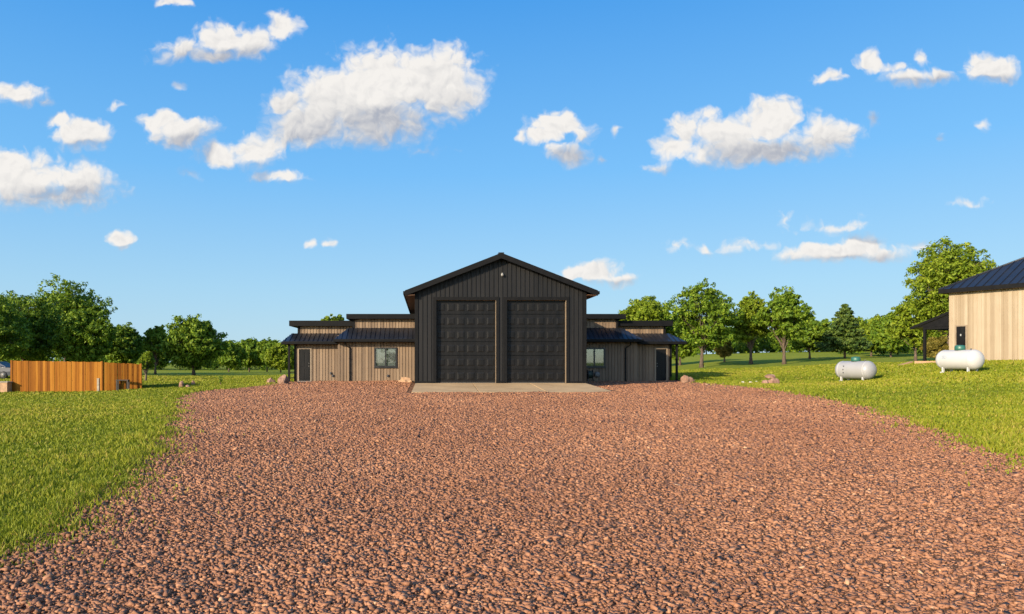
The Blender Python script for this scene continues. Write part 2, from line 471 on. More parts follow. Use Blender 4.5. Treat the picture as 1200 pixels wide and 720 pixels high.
# ground sheet, polar so that it is fine near the camera
rings = np.concatenate([[0.0], np.geomspace(.6, 3000, 330)])
NA = 420
ang = np.linspace(0, 2 * np.pi, NA, endpoint=False)
gx = (rings[:, None] * np.cos(ang)).ravel(); gy = (rings[:, None] * np.sin(ang)).ravel()
gz = terrain(np.stack([gx, gy], 1))
ins = inside_gravel(gx, gy)
gz = gz - np.clip((ins - .15) / .8, 0, 1) * .16
ii, jj = np.meshgrid(np.arange(len(rings) - 1), np.arange(NA), indexing='ij')
a_ = ii * NA + jj; b_ = ii * NA + (jj + 1) % NA
quads = np.stack([a_, a_ + NA, b_ + NA, b_], -1).reshape(-1, 4)
me = np_mesh('ground', np.stack([gx, gy, gz], 1), quads.ravel(), 4, M['ground'], smooth=True)
o = bpy.data.objects.new('ground', me); COL.objects.link(o); tag(o, 'green mown lawn spreading around the drive and up to the trees', kind='structure')

def ripple(x, y): return .010 * np.sin(x * 1.7 + .6 * np.sin(y * .5)) + .008 * np.sin(x * 3.9 + y * 1.3) * np.sin(y * 2.3)
# gravel drive
ys = np.concatenate([np.linspace(GY0, 3, 60), np.linspace(3.1, 20, 230), np.linspace(20.15, GY1, 180)])
NC = 150
uu = np.linspace(0, 1, NC)
el, er = edge_l(ys), edge_r(ys)
vx = el[:, None] + (er - el)[:, None] * uu; vy = np.repeat(ys[:, None], NC, 1)
vz = terrain(np.stack([vx.ravel(), vy.ravel()], 1)).reshape(vx.shape)
rip = ripple(vx, vy) + RNG.normal(0, .003, vx.shape)
edge_d = np.minimum(vx - el[:, None], er[:, None] - vx)
vz = vz + .012 + rip * np.clip(edge_d, 0, 1) - .03 * (1 - np.clip(edge_d / .25, 0, 1))
ii, jj = np.meshgrid(np.arange(len(ys) - 1), np.arange(NC - 1), indexing='ij')
a_ = ii * NC + jj
quads = np.stack([a_, a_ + 1, a_ + NC + 1, a_ + NC], -1).reshape(-1, 4)
me = np_mesh('driveway', np.stack([vx.ravel(), vy.ravel(), vz.ravel()], 1), quads.ravel(), 4, M['gravel'], smooth=True)
o = bpy.data.objects.new('driveway', me); COL.objects.link(o); tag(o, 'wide reddish brown gravel drive leading up to the black garage', kind='structure')

# loose stones on the drive
def chip():
    v = np.array([(x, y, z) for x in (-1, 1) for y in (-1, 1) for z in (-1, 1)], float) * .74
    q = [(0,1,3,2),(4,6,7,5),(0,4,5,1),(2,3,7,6),(0,2,6,4),(1,5,7,3)]
    f = np.array([t for a, b, c, d in q for t in ((a, b, c), (a, c, d))])
    return v, f
def scatter_stones():
    N = 600000
    V, Fc = chip()
    variants = [V * RNG.uniform(.5, 1.2, (8, 3)) for _ in range(60)]
    e = -.05                                          # pdf over distance ~ d^e
    lo, hi = 3.6, 50.0
    u = RNG.random(N); d = ((hi ** (e+1) - lo ** (e+1)) * u + lo ** (e+1)) ** (1 / (e+1))
    a = RNG.uniform(R(-40), R(48), N)
    x = d * np.sin(a); y = d * np.cos(a)
    ins = inside_gravel(x, y)
    ok = (ins > RNG.exponential(.20, N) - .42) & ~((y > 32.2) & (x > -.9) & (x < 8.7))
    x, y, d = x[ok], y[ok], d[ok]; n = len(x)
    z = terrain(np.stack([x, y], 1)) + .012 + ripple(x, y) * np.clip(ins[ok], 0, 1)
    s = np.minimum(RNG.lognormal(-4.43, .33, n), .028) * (1 + .034 * np.clip(d - 5, 0, 40))
    sx = s * RNG.uniform(1.2, 2.3, n); sy = s * RNG.uniform(.75, 1.05, n); sz = s * RNG.uniform(.5, .9, n)
    rz = RNG.uniform(0, 2 * np.pi, n); tilt = RNG.normal(0, .30, n)
    vid = RNG.integers(0, len(variants), n)
    base = np.stack(variants)[vid]                    # n,12,3
    p = base * np.stack([sx, sy, sz], 1)[:, None]
    ct, st = np.cos(tilt)[:, None], np.sin(tilt)[:, None]
    px_, pz_ = p[..., 0] * ct - p[..., 2] * st, p[..., 0] * st + p[..., 2] * ct
    cr, sr = np.cos(rz)[:, None], np.sin(rz)[:, None]
    X = px_ * cr - p[..., 1] * sr + x[:, None]; Y = px_ * sr + p[..., 1] * cr + y[:, None]
    Z = pz_ + (z + sz * RNG.uniform(-.2, .5, n))[:, None]
    verts = np.stack([X, Y, Z], -1).reshape(-1, 3)
    loops = (Fc[None] + (np.arange(n) * 8)[:, None, None]).ravel()
    pt = np.sin(x * .8 + 1.7 * np.sin(y * .33)) * np.sin(y * .52 + 1.3 * np.sin(x * .41))
    tone = np.clip(RNG.normal(.46, .15, n) + .08 * pt, 0, .93)
    return verts, loops, np.repeat(tone, 8)
v_, l_, t_ = scatter_stones()
me = np_mesh('gravel', v_, l_, 3, M['stones'], t_, smooth=False)
o = bpy.data.objects.new('gravel', me); COL.objects.link(o)
tag(o, 'loose red brown gravel chips covering the drive', 'gravel', kind='stuff')

# lawn blades
def scatter_grass():
    N = 820000
    e, lo, hi = -.55, 4.0, 75.0
    u = RNG.random(N); d = ((hi ** (e+1) - lo ** (e+1)) * u + lo ** (e+1)) ** (1 / (e+1))
    a = RNG.uniform(R(-44), R(50), N)
    x = d * np.sin(a); y = d * np.cos(a)
    ins = inside_gravel(x, y)
    fringe = RNG.exponential(.20, N)
    ok = ins < fringe - .18
    ok &= ~((x > -9.2) & (x < 16.6) & (y > 46.2) & (y < 56))
    # barn footprint
    q = np.stack([x - 31.4, y - 43.6], 1); ua = q @ np.array([math.cos(R(62)), -math.sin(R(62))]); ub = q @ np.array([math.sin(R(62)), math.cos(R(62))])
    ok &= ~((ua > -2.2) & (ua < 10) & (ub > -.02) & (ub < 8))
    x, y, d, ins = x[ok], y[ok], d[ok], ins[ok]; n = len(x)
    z = terrain(np.stack([x, y], 1))
    # clumpy patches
    k1 = np.sin(x * 1.3 + 2 * np.sin(y * .7)) * np.sin(y * 1.1 + 1.5 * np.sin(x * .9)); k2 = np.sin(x * 4.1 + 3 * np.sin(y * 2.3)) * np.sin(y * 3.7 + 2 * np.sin(x * 1.9))
    h = RNG.uniform(.026, .066, n) * (1 + .28 * k1 + .22 * k2) * (1 + np.clip(d / 60, 0, .7))
    near_edge = np.clip(1 - np.abs(ins + .25) / .5, 0, 1); h *= 1 + .45 * near_edge
    w = np.maximum(.0045, d * .0008) * RNG.uniform(.7, 1.3, n)
    rz = RNG.uniform(0, 2 * np.pi, n); lean = np.abs(RNG.normal(.45, .3, n)) * h; ld = RNG.uniform(0, 2 * np.pi, n)
    cx_, sx_ = np.cos(rz) * w, np.sin(rz) * w
    lx, ly = np.cos(ld) * lean, np.sin(ld) * lean
    v = np.empty((n, 5, 3))
    v[:, 0] = np.stack([x - cx_, y - sx_, z - .01], 1); v[:, 1] = np.stack([x + cx_, y + sx_, z - .01], 1)
    v[:, 2] = np.stack([x + cx_ * .8 + lx * .35, y + sx_ * .8 + ly * .35, z + h * .6], 1)
    v[:, 3] = np.stack([x - cx_ * .8 + lx * .35, y - sx_ * .8 + ly * .35, z + h * .6], 1)
    v[:, 4] = np.stack([x + lx, y + ly, z + h], 1)
    f = np.array([0, 1, 2, 0, 2, 3, 3, 2, 4])
    loops = (f[None] + (np.arange(n) * 5)[:, None]).ravel()
    tone = np.clip(RNG.normal(.5, .16, n) + .16 * k1 + .06 * k2 + .10 * np.sin(x * .31 + y * .23) + .09 * np.sin(x * .13 - y * .21 + 2 * np.sin(y * .09)), 0, 1)
    tone = np.where(RNG.random(n) < .04, 1.0, tone)
    return v.reshape(-1, 3), loops, np.repeat(tone, 5)
v_, l_, t_ = scatter_grass()
me = np_mesh('grass', v_, l_, 3, M['grass'], t_)
o = bpy.data.objects.new('grass', me); COL.objects.link(o)
tag(o, 'short sunlit green grass blades of the lawn', 'grass', kind='stuff')

# ------------------------------------------------------------------ wall helpers
Z3 = Vector((0, 0, 1))
def siding(mb, O, u, n, length, z0, ztop, pitch, rib_w, rib_h, holes=(), start=0.0):
    """ribbed vertical siding along u from O (z ignored), ribs proud along n; ztop(t) gives the top; holes = (t0,t1,za,zb)"""
    O, u, n = Vector((O[0], O[1], 0)), Vector(u), Vector(n)
    prof = []
    t = start
    s = rib_w * .3
    prof.append((0.0, 0.0))
    k = start + pitch / 2
    while k + rib_w / 2 + .005 < length:
        if k - rib_w / 2 > .005:
            prof += [(k - rib_w/2, 0), (k - rib_w/2 + s, rib_h), (k + rib_w/2 - s, rib_h), (k + rib_w/2, 0)]
        k += pitch
    prof.append((length, 0.0))
    cuts = sorted({c for h in holes for c in h[:2]})
    extra = []
    for c in cuts:
        for (ta, oa), (tb, ob) in zip(prof, prof[1:]):
            if ta < c < tb: extra.append((c, oa + (ob - oa) * (c - ta) / (tb - ta)))
    prof = sorted(prof + extra)
    for (ta, oa), (tb, ob) in zip(prof, prof[1:]):
        if tb - ta < 1e-6: continue
        tm = (ta + tb) / 2
        ivs = [(None, None)]
        hs = sorted([h for h in holes if h[0] < tm < h[1]], key=lambda h: h[2])
        edges = [z0] + [z for h in hs for z in (h[2], h[3])] + ['top']
        for za, zb in zip(edges[0::2], edges[1::2]):
            pa = O + u * ta + n * oa; pb = O + u * tb + n * ob
            zta = ztop(ta) if zb == 'top' else zb; ztb = ztop(tb) if zb == 'top' else zb
            if max(zta, ztb) <= za + 1e-4: continue
            mb.quad((pa.x, pa.y, za), (pb.x, pb.y, za), (pb.x, pb.y, ztb), (pa.x, pa.y, zta))

def seam_roof(mb, e0, e1, r1, r0, thick, pitch, seam_h=.035, seam_w=.035):
    """sloping slab between eave edge e0-e1 and upper edge r0-r1 with standing seams up the slope"""
    e0, e1, r1, r0 = map(Vector, (e0, e1, r1, r0))
    nrm = (e1 - e0).cross(r0 - e0)
    if nrm.length < 1e-6: nrm = (e1 - e0).cross(r1 - e0)
    nrm.normalize()
    if nrm.z < 0: nrm = -nrm
    base = [e0, e1, r1, r0] if (r1 - r0).length > 1e-3 else [e0, e1, r1]
    mb.prism([p - Z3 * thick for p in base], Z3 * thick)
    e = (e1 - e0); L = e.length; ud = e / L
    up = nrm.cross(ud).normalized()
    if up.z < 0: up = -up
    # clip each seam to the trapezoid
    def upper_len(t):
        # distance along 'up' from the eave at t to the polygon's other edges
        best = 1e9
        poly = [e1, r1, r0, e0]
        for a, b in zip(poly, poly[1:]):
            a2 = ((a - e0).dot(ud), (a - e0).dot(up)); b2 = ((b - e0).dot(ud), (b - e0).dot(up))
            lo, hi = min(a2[0], b2[0]), max(a2[0], b2[0])
            if hi - lo > 1e-6 and lo <= t <= hi:
                best = min(best, a2[1] + (b2[1] - a2[1]) * (t - a2[0]) / (b2[0] - a2[0]))
        return best
    k = pitch * .5
    while k < L - .02:
        h = upper_len(k)
        if .08 < h < 1e8:
            mb.frame_box(e0 + ud * (k - seam_w / 2) + nrm * .002, ud, up, nrm, seam_w, h - .02, seam_h)
        k += pitch

def window(parent, x0, x1, z0, z1, Y, blind, nm='window'):
    """black framed two-light window in a wall facing -Y whose outer face is at Y"""
    fw = .095
    m = MB()
    for a, b in (((x0, z0), (x1, z0 + fw)), ((x0, z1 - fw), (x1, z1)), ((x0, z0 + fw), (x0 + fw, z1 - fw)), ((x1 - fw, z0 + fw), (x1, z1 - fw))):
        m.box((a[0], Y - .075, a[1]), (b[0], Y + .06, b[1]))
    xm = (x0 + x1) / 2
    m.box((xm - .04, Y - .07, z0 + fw), (xm + .04, Y + .055, z1 - fw))
    w = m.build(nm, M['window_black'], parent)
    for a, b in ((x0 + fw, xm - .04), (xm + .04, x1 - fw)):
        g = MB(); g.box((a, Y - .012, z0 + fw), (b, Y - .004, z1 - fw)); g.build('pane', M['glass_plain' if blind else 'glass'], w)
    s = MB(); s.box((x0 - .03, Y - .10, z0 - .05), (x1 + .03, Y + .02, z0 - .003)); s.build('sill', M['window_black'], w)
    if blind:
        s = MB()
        for a, b in ((x0 + fw + .01, xm - .05), (xm + .05, x1 - fw - .01)):
            k = z0 + fw
            while k < z1 - fw - .02:
                s.box((a, Y + .03, k), (b, Y + .045, k + .042)); k += .05
        s.build('blind', M['blind'], w)
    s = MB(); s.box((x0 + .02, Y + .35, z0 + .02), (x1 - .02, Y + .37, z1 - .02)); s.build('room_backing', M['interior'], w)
    return w

def man_door(parent, x0, x1, z0, z1, Y, handle_left, lab=None):
    t = .085
    m = MB()
    m.box((x0 - t, Y - .07, z0), (x0, Y + .05, z1 + t)); m.box((x1, Y - .07, z0), (x1 + t, Y + .05, z1 + t)); m.box((x0, Y - .07, z1), (x1, Y + .05, z1 + t))
    d = MB()
    d.box((x0, Y - .008, z0 + .03), (x1, Y + .04, z1))
    w = x1 - x0
    for za, zb in ((.16, .82), (.95, 1.88)):          # raised panels
        for xa, xb in ((.12, .46), (.54, .88)):
            d.box((x0 + w * xa, Y - .022, z0 + za), (x0 + w * xb, Y - .0081, min(z0 + zb, z1 - .12)))
    dd = d.build('door', M['black_door'], parent, bevel=.006)
    m.build('door_frame', M['frame_tan'], dd)
    h = MB(); hx = x0 + .09 if handle_left else x1 - .09
    h.lathe([(0, .032), (.012, .032), (.014, .012), (.05, .012), (.052, .03), (.075, .03), (.09, .015)], (hx, Y - .008, z0 + .98), (0, -1, 0), 14)
    h.build('handle', M['grey_metal'], dd)
    h = MB(); h.lathe([(0, .028), (.02, .028), (.024, .02)], (hx, Y - .008, z0 + 1.16), (0, -1, 0), 14); h.build('lock', M['grey_metal'], dd)
    s = MB(); s.box((x0 - t, Y - .16, z0 - .1), (x1 + t, Y + .03, z0 + .028)); s.build('threshold', M['grey_metal'], dd)
    return dd

def downpipe(parent, x, zt, zb, Y, jog):
    m = MB()
    w = .075
    m.box((x - w/2, Y - .13, zb + .12), (x + w/2, Y - .055, zt - .42))
    # offset elbows up to the gutter and kick-out at the foot
    m.prism([(x - w/2, Y - .13, zt - .42), (x + w/2, Y - .13, zt - .42), (x + w/2, Y - .055, zt - .42), (x - w/2, Y - .055, zt - .42)], (jog * .28, -.18, .22))
    xj = x + jog * .28
    m.box((xj - w/2, Y - .31, zt - .2), (xj + w/2, Y - .235, zt - .02))
    m.prism([(x - w/2, Y - .13, zb + .12), (x + w/2, Y - .13, zb + .12), (x + w/2, Y - .055, zb + .12), (x - w/2, Y - .055, zb + .12)], (0, -.2, -.1))
    for z in (zb + .6, (zb + zt) / 2 + .2):
        m.box((x - w/2 - .02, Y - .136, z), (x + w/2 + .02, Y - .03, z + .035))
    return m.build('downpipe', M['black_trim'], parent)

# ------------------------------------------------------------------ the building: black garage with two tan annexes
BLD = thing('workshop_building', 'long low building with a tall black gabled double garage between two tan annexes', 'building', (3.81, 37.4, .44))
GY, GX0, GX1, GZ = 37.4, -.57, 8.19, .44
GXC = (GX0 + GX1) / 2
def gz_px(py): return EYE + (HY - py) / F * GY
def gx_px(px): return (px - CX) / F * GY
D1 = (gx_px(511.3), gx_px(581.2)); D2 = (gx_px(594), gx_px(663.3)); DZ = gz_px(352)
EZ, RZ = gz_px(341) , gz_px(302)            # wall top at the corners and at the peak
def gab(t):
    return EZ + (RZ - EZ) * (1 - abs(t - (GX1 - GX0) / 2) / ((GX1 - GX0) / 2))
m = MB()
L = GX1 - GX0
siding(m, (GX0, GY), (1, 0, 0), (0, -1, 0), L, GZ - .3, gab, .229, .075, .038, holes=((D1[0] - GX0 - .06, D1[1] - GX0 + .06, GZ - .3, DZ + .06), (D2[0] - GX0 - .06, D2[1] - GX0 + .06, GZ - .3, DZ + .06)))
GB = GY + 16.0
siding(m, (GX0, GB), (0, -1, 0), (-1, 0, 0), 16.0, 0.0, lambda t: EZ, .229, .075, .038)
siding(m, (GX1, GY), (0, 1, 0), (1, 0, 0), 16.0, 0.0, lambda t: EZ, .229, .075, .038)
siding(m, (GX1, GB), (-1, 0, 0), (0, 1, 0), L, 0.0, gab, .229, .075, .038)
m.build('garage_wall', M['black_metal'], BLD)
# corner trims
m = MB()
for x, s in ((GX0, 1), (GX1, -1)):
    m = MB(); m.box((min(x - s*.045, x + s*.13), GY - .05, GZ - .3), (max(x - s*.045, x + s*.13), GY + .09, EZ)); m.build('corner_trim', M['black_trim'], BLD)
for xa, xb in ((GX0 + .13, D1[0] - .17), (D1[1] + .17, D2[0] - .17), (D2[1] + .17, GX1 - .13)):
    m = MB(); m.box((xa, GY - .046, GZ - .25), (xb, GY - .003, GZ + .09)); m.build('base_trim', M['black_trim'], BLD)
# garage roof: two slopes with overhang, fascia and soffit
OV, FRONT = .52, .42
slope = (RZ - EZ) / (L / 2)
rt = .10
eL = (GX0 - OV, EZ - slope * OV + .16); pk = (GXC, RZ + .16)
m = MB()
for sx in (1, -1):
    ex = GXC - sx * (L / 2 + OV)
    seam_roof(m, (ex, GY - FRONT, eL[1]), (ex, GB + FRONT, eL[1]), (GXC, GB + FRONT, pk[1]), (GXC, GY - FRONT, pk[1]), rt, .4, .03, .03)
m.box((GXC - .14, GY - FRONT + .01, pk[1] - .03), (GXC + .14, GB + FRONT - .01, pk[1] + .045))
roof = m.build('garage_roof', M['roof_metal'], BLD)
m = MB()
for sx in (1, -1):
    ex = GXC - sx * (L / 2 + OV + .02)
    for y in (GY - FRONT - .03, GB + FRONT):
        m.prism([(ex, y, eL[1] - .26), (GXC, y, pk[1] - .26), (GXC, y, pk[1] + .02), (ex, y, eL[1] + .02)], (0, .028, 0))
    # eave fascia / gutter along the sides
    xa = ex - sx * .09
    m.box((min(xa, ex), GY - FRONT - .028, eL[1] - .17), (max(xa, ex), GB + FRONT, eL[1] - .015))
m.build('fascia', M['black_trim'], roof)
for sx in (1, -1):
    m = MB(); ex = GXC - sx * (L / 2 + OV - .01); wx = GXC - sx * (L / 2 + .04)
    m.prism([(ex, GY - FRONT + .004, eL[1] - .24), (wx, GY - FRONT + .004, eL[1] - .21 + .0), (wx, GY - FRONT + .004, eL[1] - .19), (ex, GY - FRONT + .004, eL[1] - .22)], (0, 16 + 2 * FRONT - .02, 0)); m.build('soffit', M['soffit'], roof)
# overhead doors, recessed
for (xa, xb) in (D1, D2):
    yd = GY + .20
    H = DZ - GZ; nr = 6; hh = H / nr; nc = 6; ww = (xb - xa) / nc
    d = MB(); d.box((xa, yd + .052, GZ + .001), (xb, yd + .07, DZ))
    gd = d.build('garage_door', M['black_door'], BLD)
    for r_ in range(nr):
        z0 = GZ + r_ * hh
        p = MB(); p.box((xa, yd, z0 + .014), (xb, yd + .05, z0 + hh - .014))
        for c_ in range(nc):
            x0, x1, za, zb = xa + c_ * ww + .055, xa + (c_ + 1) * ww - .055, z0 + .16, z0 + hh - .16
            i_, y0, y1 = .075, yd - .001, yd - .013
            o4 = [(x0, y0, za), (x1, y0, za), (x1, y0, zb), (x0, y0, zb)]; q4 = [(x0 + i_, y1, za + i_), (x1 - i_, y1, za + i_), (x1 - i_, y1, zb - i_), (x0 + i_, y1, zb - i_)]
            for k in range(4):
                l2 = (k + 1) % 4; p.quad(o4[k], o4[l2], q4[l2], q4[k])
            p.quad(*q4)
        p.build('door_section', M['black_door'], gd)
    s = MB(); s.box((xa, yd - .012, GZ - .005), (xb, yd + .06, GZ + .05)); s.build('bottom_seal', M['rubber'], gd)
    f = MB()
    for x0, x1 in ((xa - .16, xa), (xb, xb + .16)):
        f.box((x0, GY - .055, GZ), (x1, GY - .002, DZ + .16))
    f.box((xa, GY - .055, DZ), (xb, GY - .002, DZ + .16))
    f.build('door_trim', M['black_trim'], gd)
    f = MB()
    f.box((xa - .05, GY + .002, GZ), (xa - .001, GY + .3, DZ)); f.box((xb + .001, GY + .002, GZ), (xb + .05, GY + .3, DZ)); f.box((xa - .05, GY + .002, DZ + .001), (xb + .05, GY + .3, DZ + .05))
    f.build('jamb', M['jamb'], gd)
    # tan strip laid over the right jamb; its colour stands in for sunlight
    f = MB(); f.box((xb - .012, GY - .05, GZ + .01), (xb - .001, GY + .19, DZ - .01)); f.build('jamb_sun_strip', M['frame_tan'], gd)
# floodlight near the peak
lx, lz = gx_px(588.7), gz_px(321.8)
m = MB(); m.lathe([(0, .05), (.03, .05), (.035, .025), (.10, .025)], (lx, GY - .002, lz + .04), (0, -1, 0), 16)
m.lathe([(0, .035), (.02, .06), (.10, .068), (.115, .055)], (lx - .02, GY - .10, lz), (0, -.75, -.6), 18)
m.build('floodlight', M['lamp_white'], BLD)

# annexes, mirrored left and right with their own measured extents
def annex(side):
    s = -1 if side == 'l' else 1
    if side == 'l':
        wall_in = (-5.72, GX0); wall_out = (-8.57, -5.72); tip_in, tip_out = -5.88, -9.31; up_in, up_out = -5.1, -8.95
        cl_in, cl_out = -4.80, -8.50; slab_in, slab_out = -5.19, -9.02
    else:
        wall_in = (GX1, 13.55); wall_out = (13.55, 15.90); tip_in, tip_out = 13.72, 16.70; up_in, up_out = 12.75, 16.05
        cl_in, cl_out = 12.49, 15.80; slab_in, slab_out = 12.92, 16.18
    Yi, Yo, Yci, Yco = 46.7, 47.3, 47.6, 48.2
    back = 55.0
    zi_e, zi_t = 2.99, 3.77; zo_e, zo_t = 2.86, 3.43
    zb = .0
    inner_x = GX0 if side == 'l' else GX1
    # walls
    holes = []
    if side == 'l': wx0, wx1, wz0, wz1 = P(438.8, 0, Yi).x, P(465.2, 0, Yi).x, P(0, 430.5, Yi).z, P(0, 407.3, Yi).z
    else: wx0, wx1, wz0, wz1 = P(683.5, 0, Yi).x, P(709.2, 0, Yi).x, P(0, 430.5, Yi).z, P(0, 407.8, Yi).z
    x0, x1 = wall_in
    m = MB()
    siding(m, (x0, Yi), (1, 0, 0), (0, -1, 0), x1 - x0, zb, lambda t: 3.25, .2, .05, .03, holes=((wx0 - x0 + .01, wx1 - x0 - .01, wz0 + .01, wz1 - .01),), start=.03)
    # exposed return of the inner block beyond the outer wall, and its outer end
    xe = x0 if side == 'l' else x1
    if side == 'l': siding(m, (xe, back), (0, -1, 0), (-1, 0, 0), back - Yi, zb, lambda t: 3.25, .2, .05, .03)
    else: siding(m, (xe, Yi), (0, 1, 0), (1, 0, 0), back - Yi, zb, lambda t: 3.25, .2, .05, .03)
    # outer block
    a, b = wall_out
    if side == 'l': dx0, dx1 = P(350.6, 0, Yo).x, P(363.8, 0, Yo).x
    else: dx0, dx1 = P(768.4, 0, Yo).x, P(780.6, 0, Yo).x
    dz0, dz1 = P(0, 447, Yo).z, P(0, 409.3, Yo).z
    siding(m, (a, Yo), (1, 0, 0), (0, -1, 0), b - a, zb, lambda t: 3.0, .2, .05, .03, holes=((dx0 - a - .05, dx1 - a + .05, zb, dz1 + .05),), start=.05)
    xo = a if side == 'l' else b
    if side == 'l': siding(m, (xo, back), (0, -1, 0), (-1, 0, 0), back - Yo, zb, lambda t: 3.0, .2, .05, .03)
    else: siding(m, (xo, Yo), (0, 1, 0), (1, 0, 0), back - Yo, zb, lambda t: 3.0, .2, .05, .03)
    siding(m, (max(xo, inner_x), back), (-1, 0, 0), (0, 1, 0), abs(xo - inner_x), zb, lambda t: 3.25, .2, .05, .03)
    m.build('annex_wall', M['tan_siding'], BLD)
    # clerestory walls
    m = MB()
    for cx_, Yc, z0, z1, xi in ((cl_in, Yci, zi_t - .15, 4.36, inner_x), (cl_out, Yco, zo_t - .15, 3.95, wall_in[0] + .8 if side == 'l' else wall_in[1] - .8)):
        lo, hi = min(cx_, xi), max(cx_, xi)
        siding(m, (lo, Yc), (1, 0, 0), (0, -1, 0), hi - lo, z0, lambda t: z1, .2, .05, .03, start=.04)
        if side == 'l': siding(m, (lo, back), (0, -1, 0), (-1, 0, 0), back - Yc, z0 - .6, lambda t: z1, .2, .05, .03)
        else: siding(m, (hi, Yc), (0, 1, 0), (1, 0, 0), back - Yc, z0 - .6, lambda t: z1, .2, .05, .03)
        siding(m, (hi, back), (-1, 0, 0), (0, 1, 0), hi - lo, z0 - .6, lambda t: z1, .2, .05, .03)
    m.build('clerestory_wall', M['tan_siding'], BLD)
    # black corner boards
    m = MB()
    for xc, Yw, z0, z1 in ((cl_in, Yci, zi_t - .1, 4.33), (cl_out, Yco, zo_t - .1, 3.92), (xo, Yo, zb, 2.85)):
        m = MB(); m.box((xc - .07, Yw - .045, z0), (xc + .07, Yw + .08, z1)); m.build('corner_trim', M['black_trim'], BLD)
    # low roofs: front slope and hipped end
    gut = MB(); rf = MB(); sof = MB()
    for nm, tip, up, Ye, Yt, ze, zt, xi, sx_end in (('in', tip_in, up_in, 46.1, Yci - .01, zi_e, zi_t, inner_x, Yci), ('out', tip_out, up_out, 46.72, Yco - .01, zo_e, zo_t, (wall_in[0] - .02) if side == 'l' else (wall_in[1] + .02), Yco)):
        th = .09
        seam_roof(rf, (tip, Ye, ze), (xi, Ye, ze), (xi, Yt, zt), (up, Yt, zt), th, .3) if side == 'l' else seam_roof(rf, (xi, Ye, ze), (tip, Ye, ze), (up, Yt, zt), (xi, Yt, zt), th, .3)
        seam_roof(rf, (tip, back + .3, ze), (tip, Ye, ze), (up, Yt, zt), (up, back + .3, zt), th, .3) if side == 'l' else seam_roof(rf, (tip, Ye, ze), (tip, back + .3, ze), (up, back + .3, zt), (up, Yt, zt), th, .3)
        # fascia with a gutter lip
        xa, xb = min(tip, xi), max(tip, xi)
        gut.box((xa, Ye - .05, ze - .19), (xb, Ye - .003, ze - .005))
        gut.box((xa, Ye - .11, ze - .17), (xb, Ye - .053, ze - .04))
        xt = tip - .05 * (1 if side == 'l' else -1)
        gut.box((min(tip, xt), Ye - .05, ze - .19), (max(tip, xt), back + .3, ze - .005))
        Yw = Yi if nm == 'in' else Yo
        sof.box((xa + .01, Ye + .002, ze - .18), (xb - .01, Yw - .04, ze - .155))
        if nm == 'out':
            xw = xo
            sof.box((min(tip, xw) + .02, Yw - .035, ze - .18), (max(tip, xw) - .09 if side == 'l' else max(tip, xw) - .02, back, ze - .155)) if side == 'l' else sof.box((xw + .09, Yw - .035, ze - .18), (tip - .02, back, ze - .155))
    r_ = rf.build('annex_roof', M['roof_metal'], BLD)
    gut.build('gutter', M['black_trim'], r_)
    sof.build('soffit', M['soffit'], r_)
    # flat clerestory roofs with deep black fascia
    m = MB()
    for sl, Yf, z0, z1, xi in ((slab_in, 47.2, 4.345, 4.64, inner_x), (slab_out, 47.8, 3.905, 4.24, (cl_in if side == 'l' else cl_in))):
        m.box((min(sl, xi), Yf, z0 + .06), (max(sl, xi), back + .3, z1))
        m.box((min(sl, xi), Yf - .04, z0), (max(sl, xi), Yf - .002, z1 + .02))
        xe2 = sl - .04 if side == 'l' else sl + .04
        m.box((min(sl, xe2), Yf - .04, z0), (max(sl, xe2), back + .3, z1 + .02))
    m.build('clerestory_roof', M['black_trim'], BLD)
    window(BLD, wx0, wx1, wz0, wz1, Yi, side == 'l')
    man_door(BLD, dx0, dx1, dz0, dz1, Yo, side == 'r')
    downpipe(BLD, P(410 if side == 'l' else 732.5, 0, Yi).x, zi_e - .15, .25, Yi, -1 if side == 'l' else 1)
    # porch post and rail at the outer end
    xp = P(338.8 if side == 'l' else 793, 0, 47.0).x
    for yp in (47.0, 50.5, 54.0):
        m = MB(); zg = tz(xp, yp)
        m.box((xp - .065, yp - .065, zg - .2), (xp + .065, yp + .065, zo_e - .185)); m.box((xp - .1, yp - .1, zg - .2), (xp + .1, yp + .1, zg + .09))
        m.build('porch_post', M['black_trim'], BLD, bevel=.008)
    if side == 'l':
        m = MB()
        for z in (.82, .45):
            m.box((xp - .02, 47.07, z), (xp + .02, 50.43, z + .05)); m.box((xp - .02, 50.57, z), (xp + .02, 53.93, z + .05))
        m.build('porch_rail', M['black_trim'], BLD)
        for px_, py_ in ((387.5, 437.5), (390, 440.5), (454.5, 440.5)):
            m = MB(); q = P(px_, py_, Yo if px_ < 391 else Yi); m.box((q.x - .05, q.y - .11, q.z - .07), (q.x + .05, q.y - .001, q.z + .07)); m.box((q.x - .035, q.y - .13, q.z - .05), (q.x + .035, q.y - .111, q.z + .05)); m.build('outlet_box', M['dark_fit'], BLD)
    else:
        m = MB(); q = P(699.5, 439, Yi)
        m.lathe([(0, .18), (.09, .18), (.12, .15), (.14, .05)], (q.x, q.y - .02, q.z), (0, -1, 0), 20)
        m.build('electric_meter', M['grey_metal'], BLD)
annex('l'); annex('r')

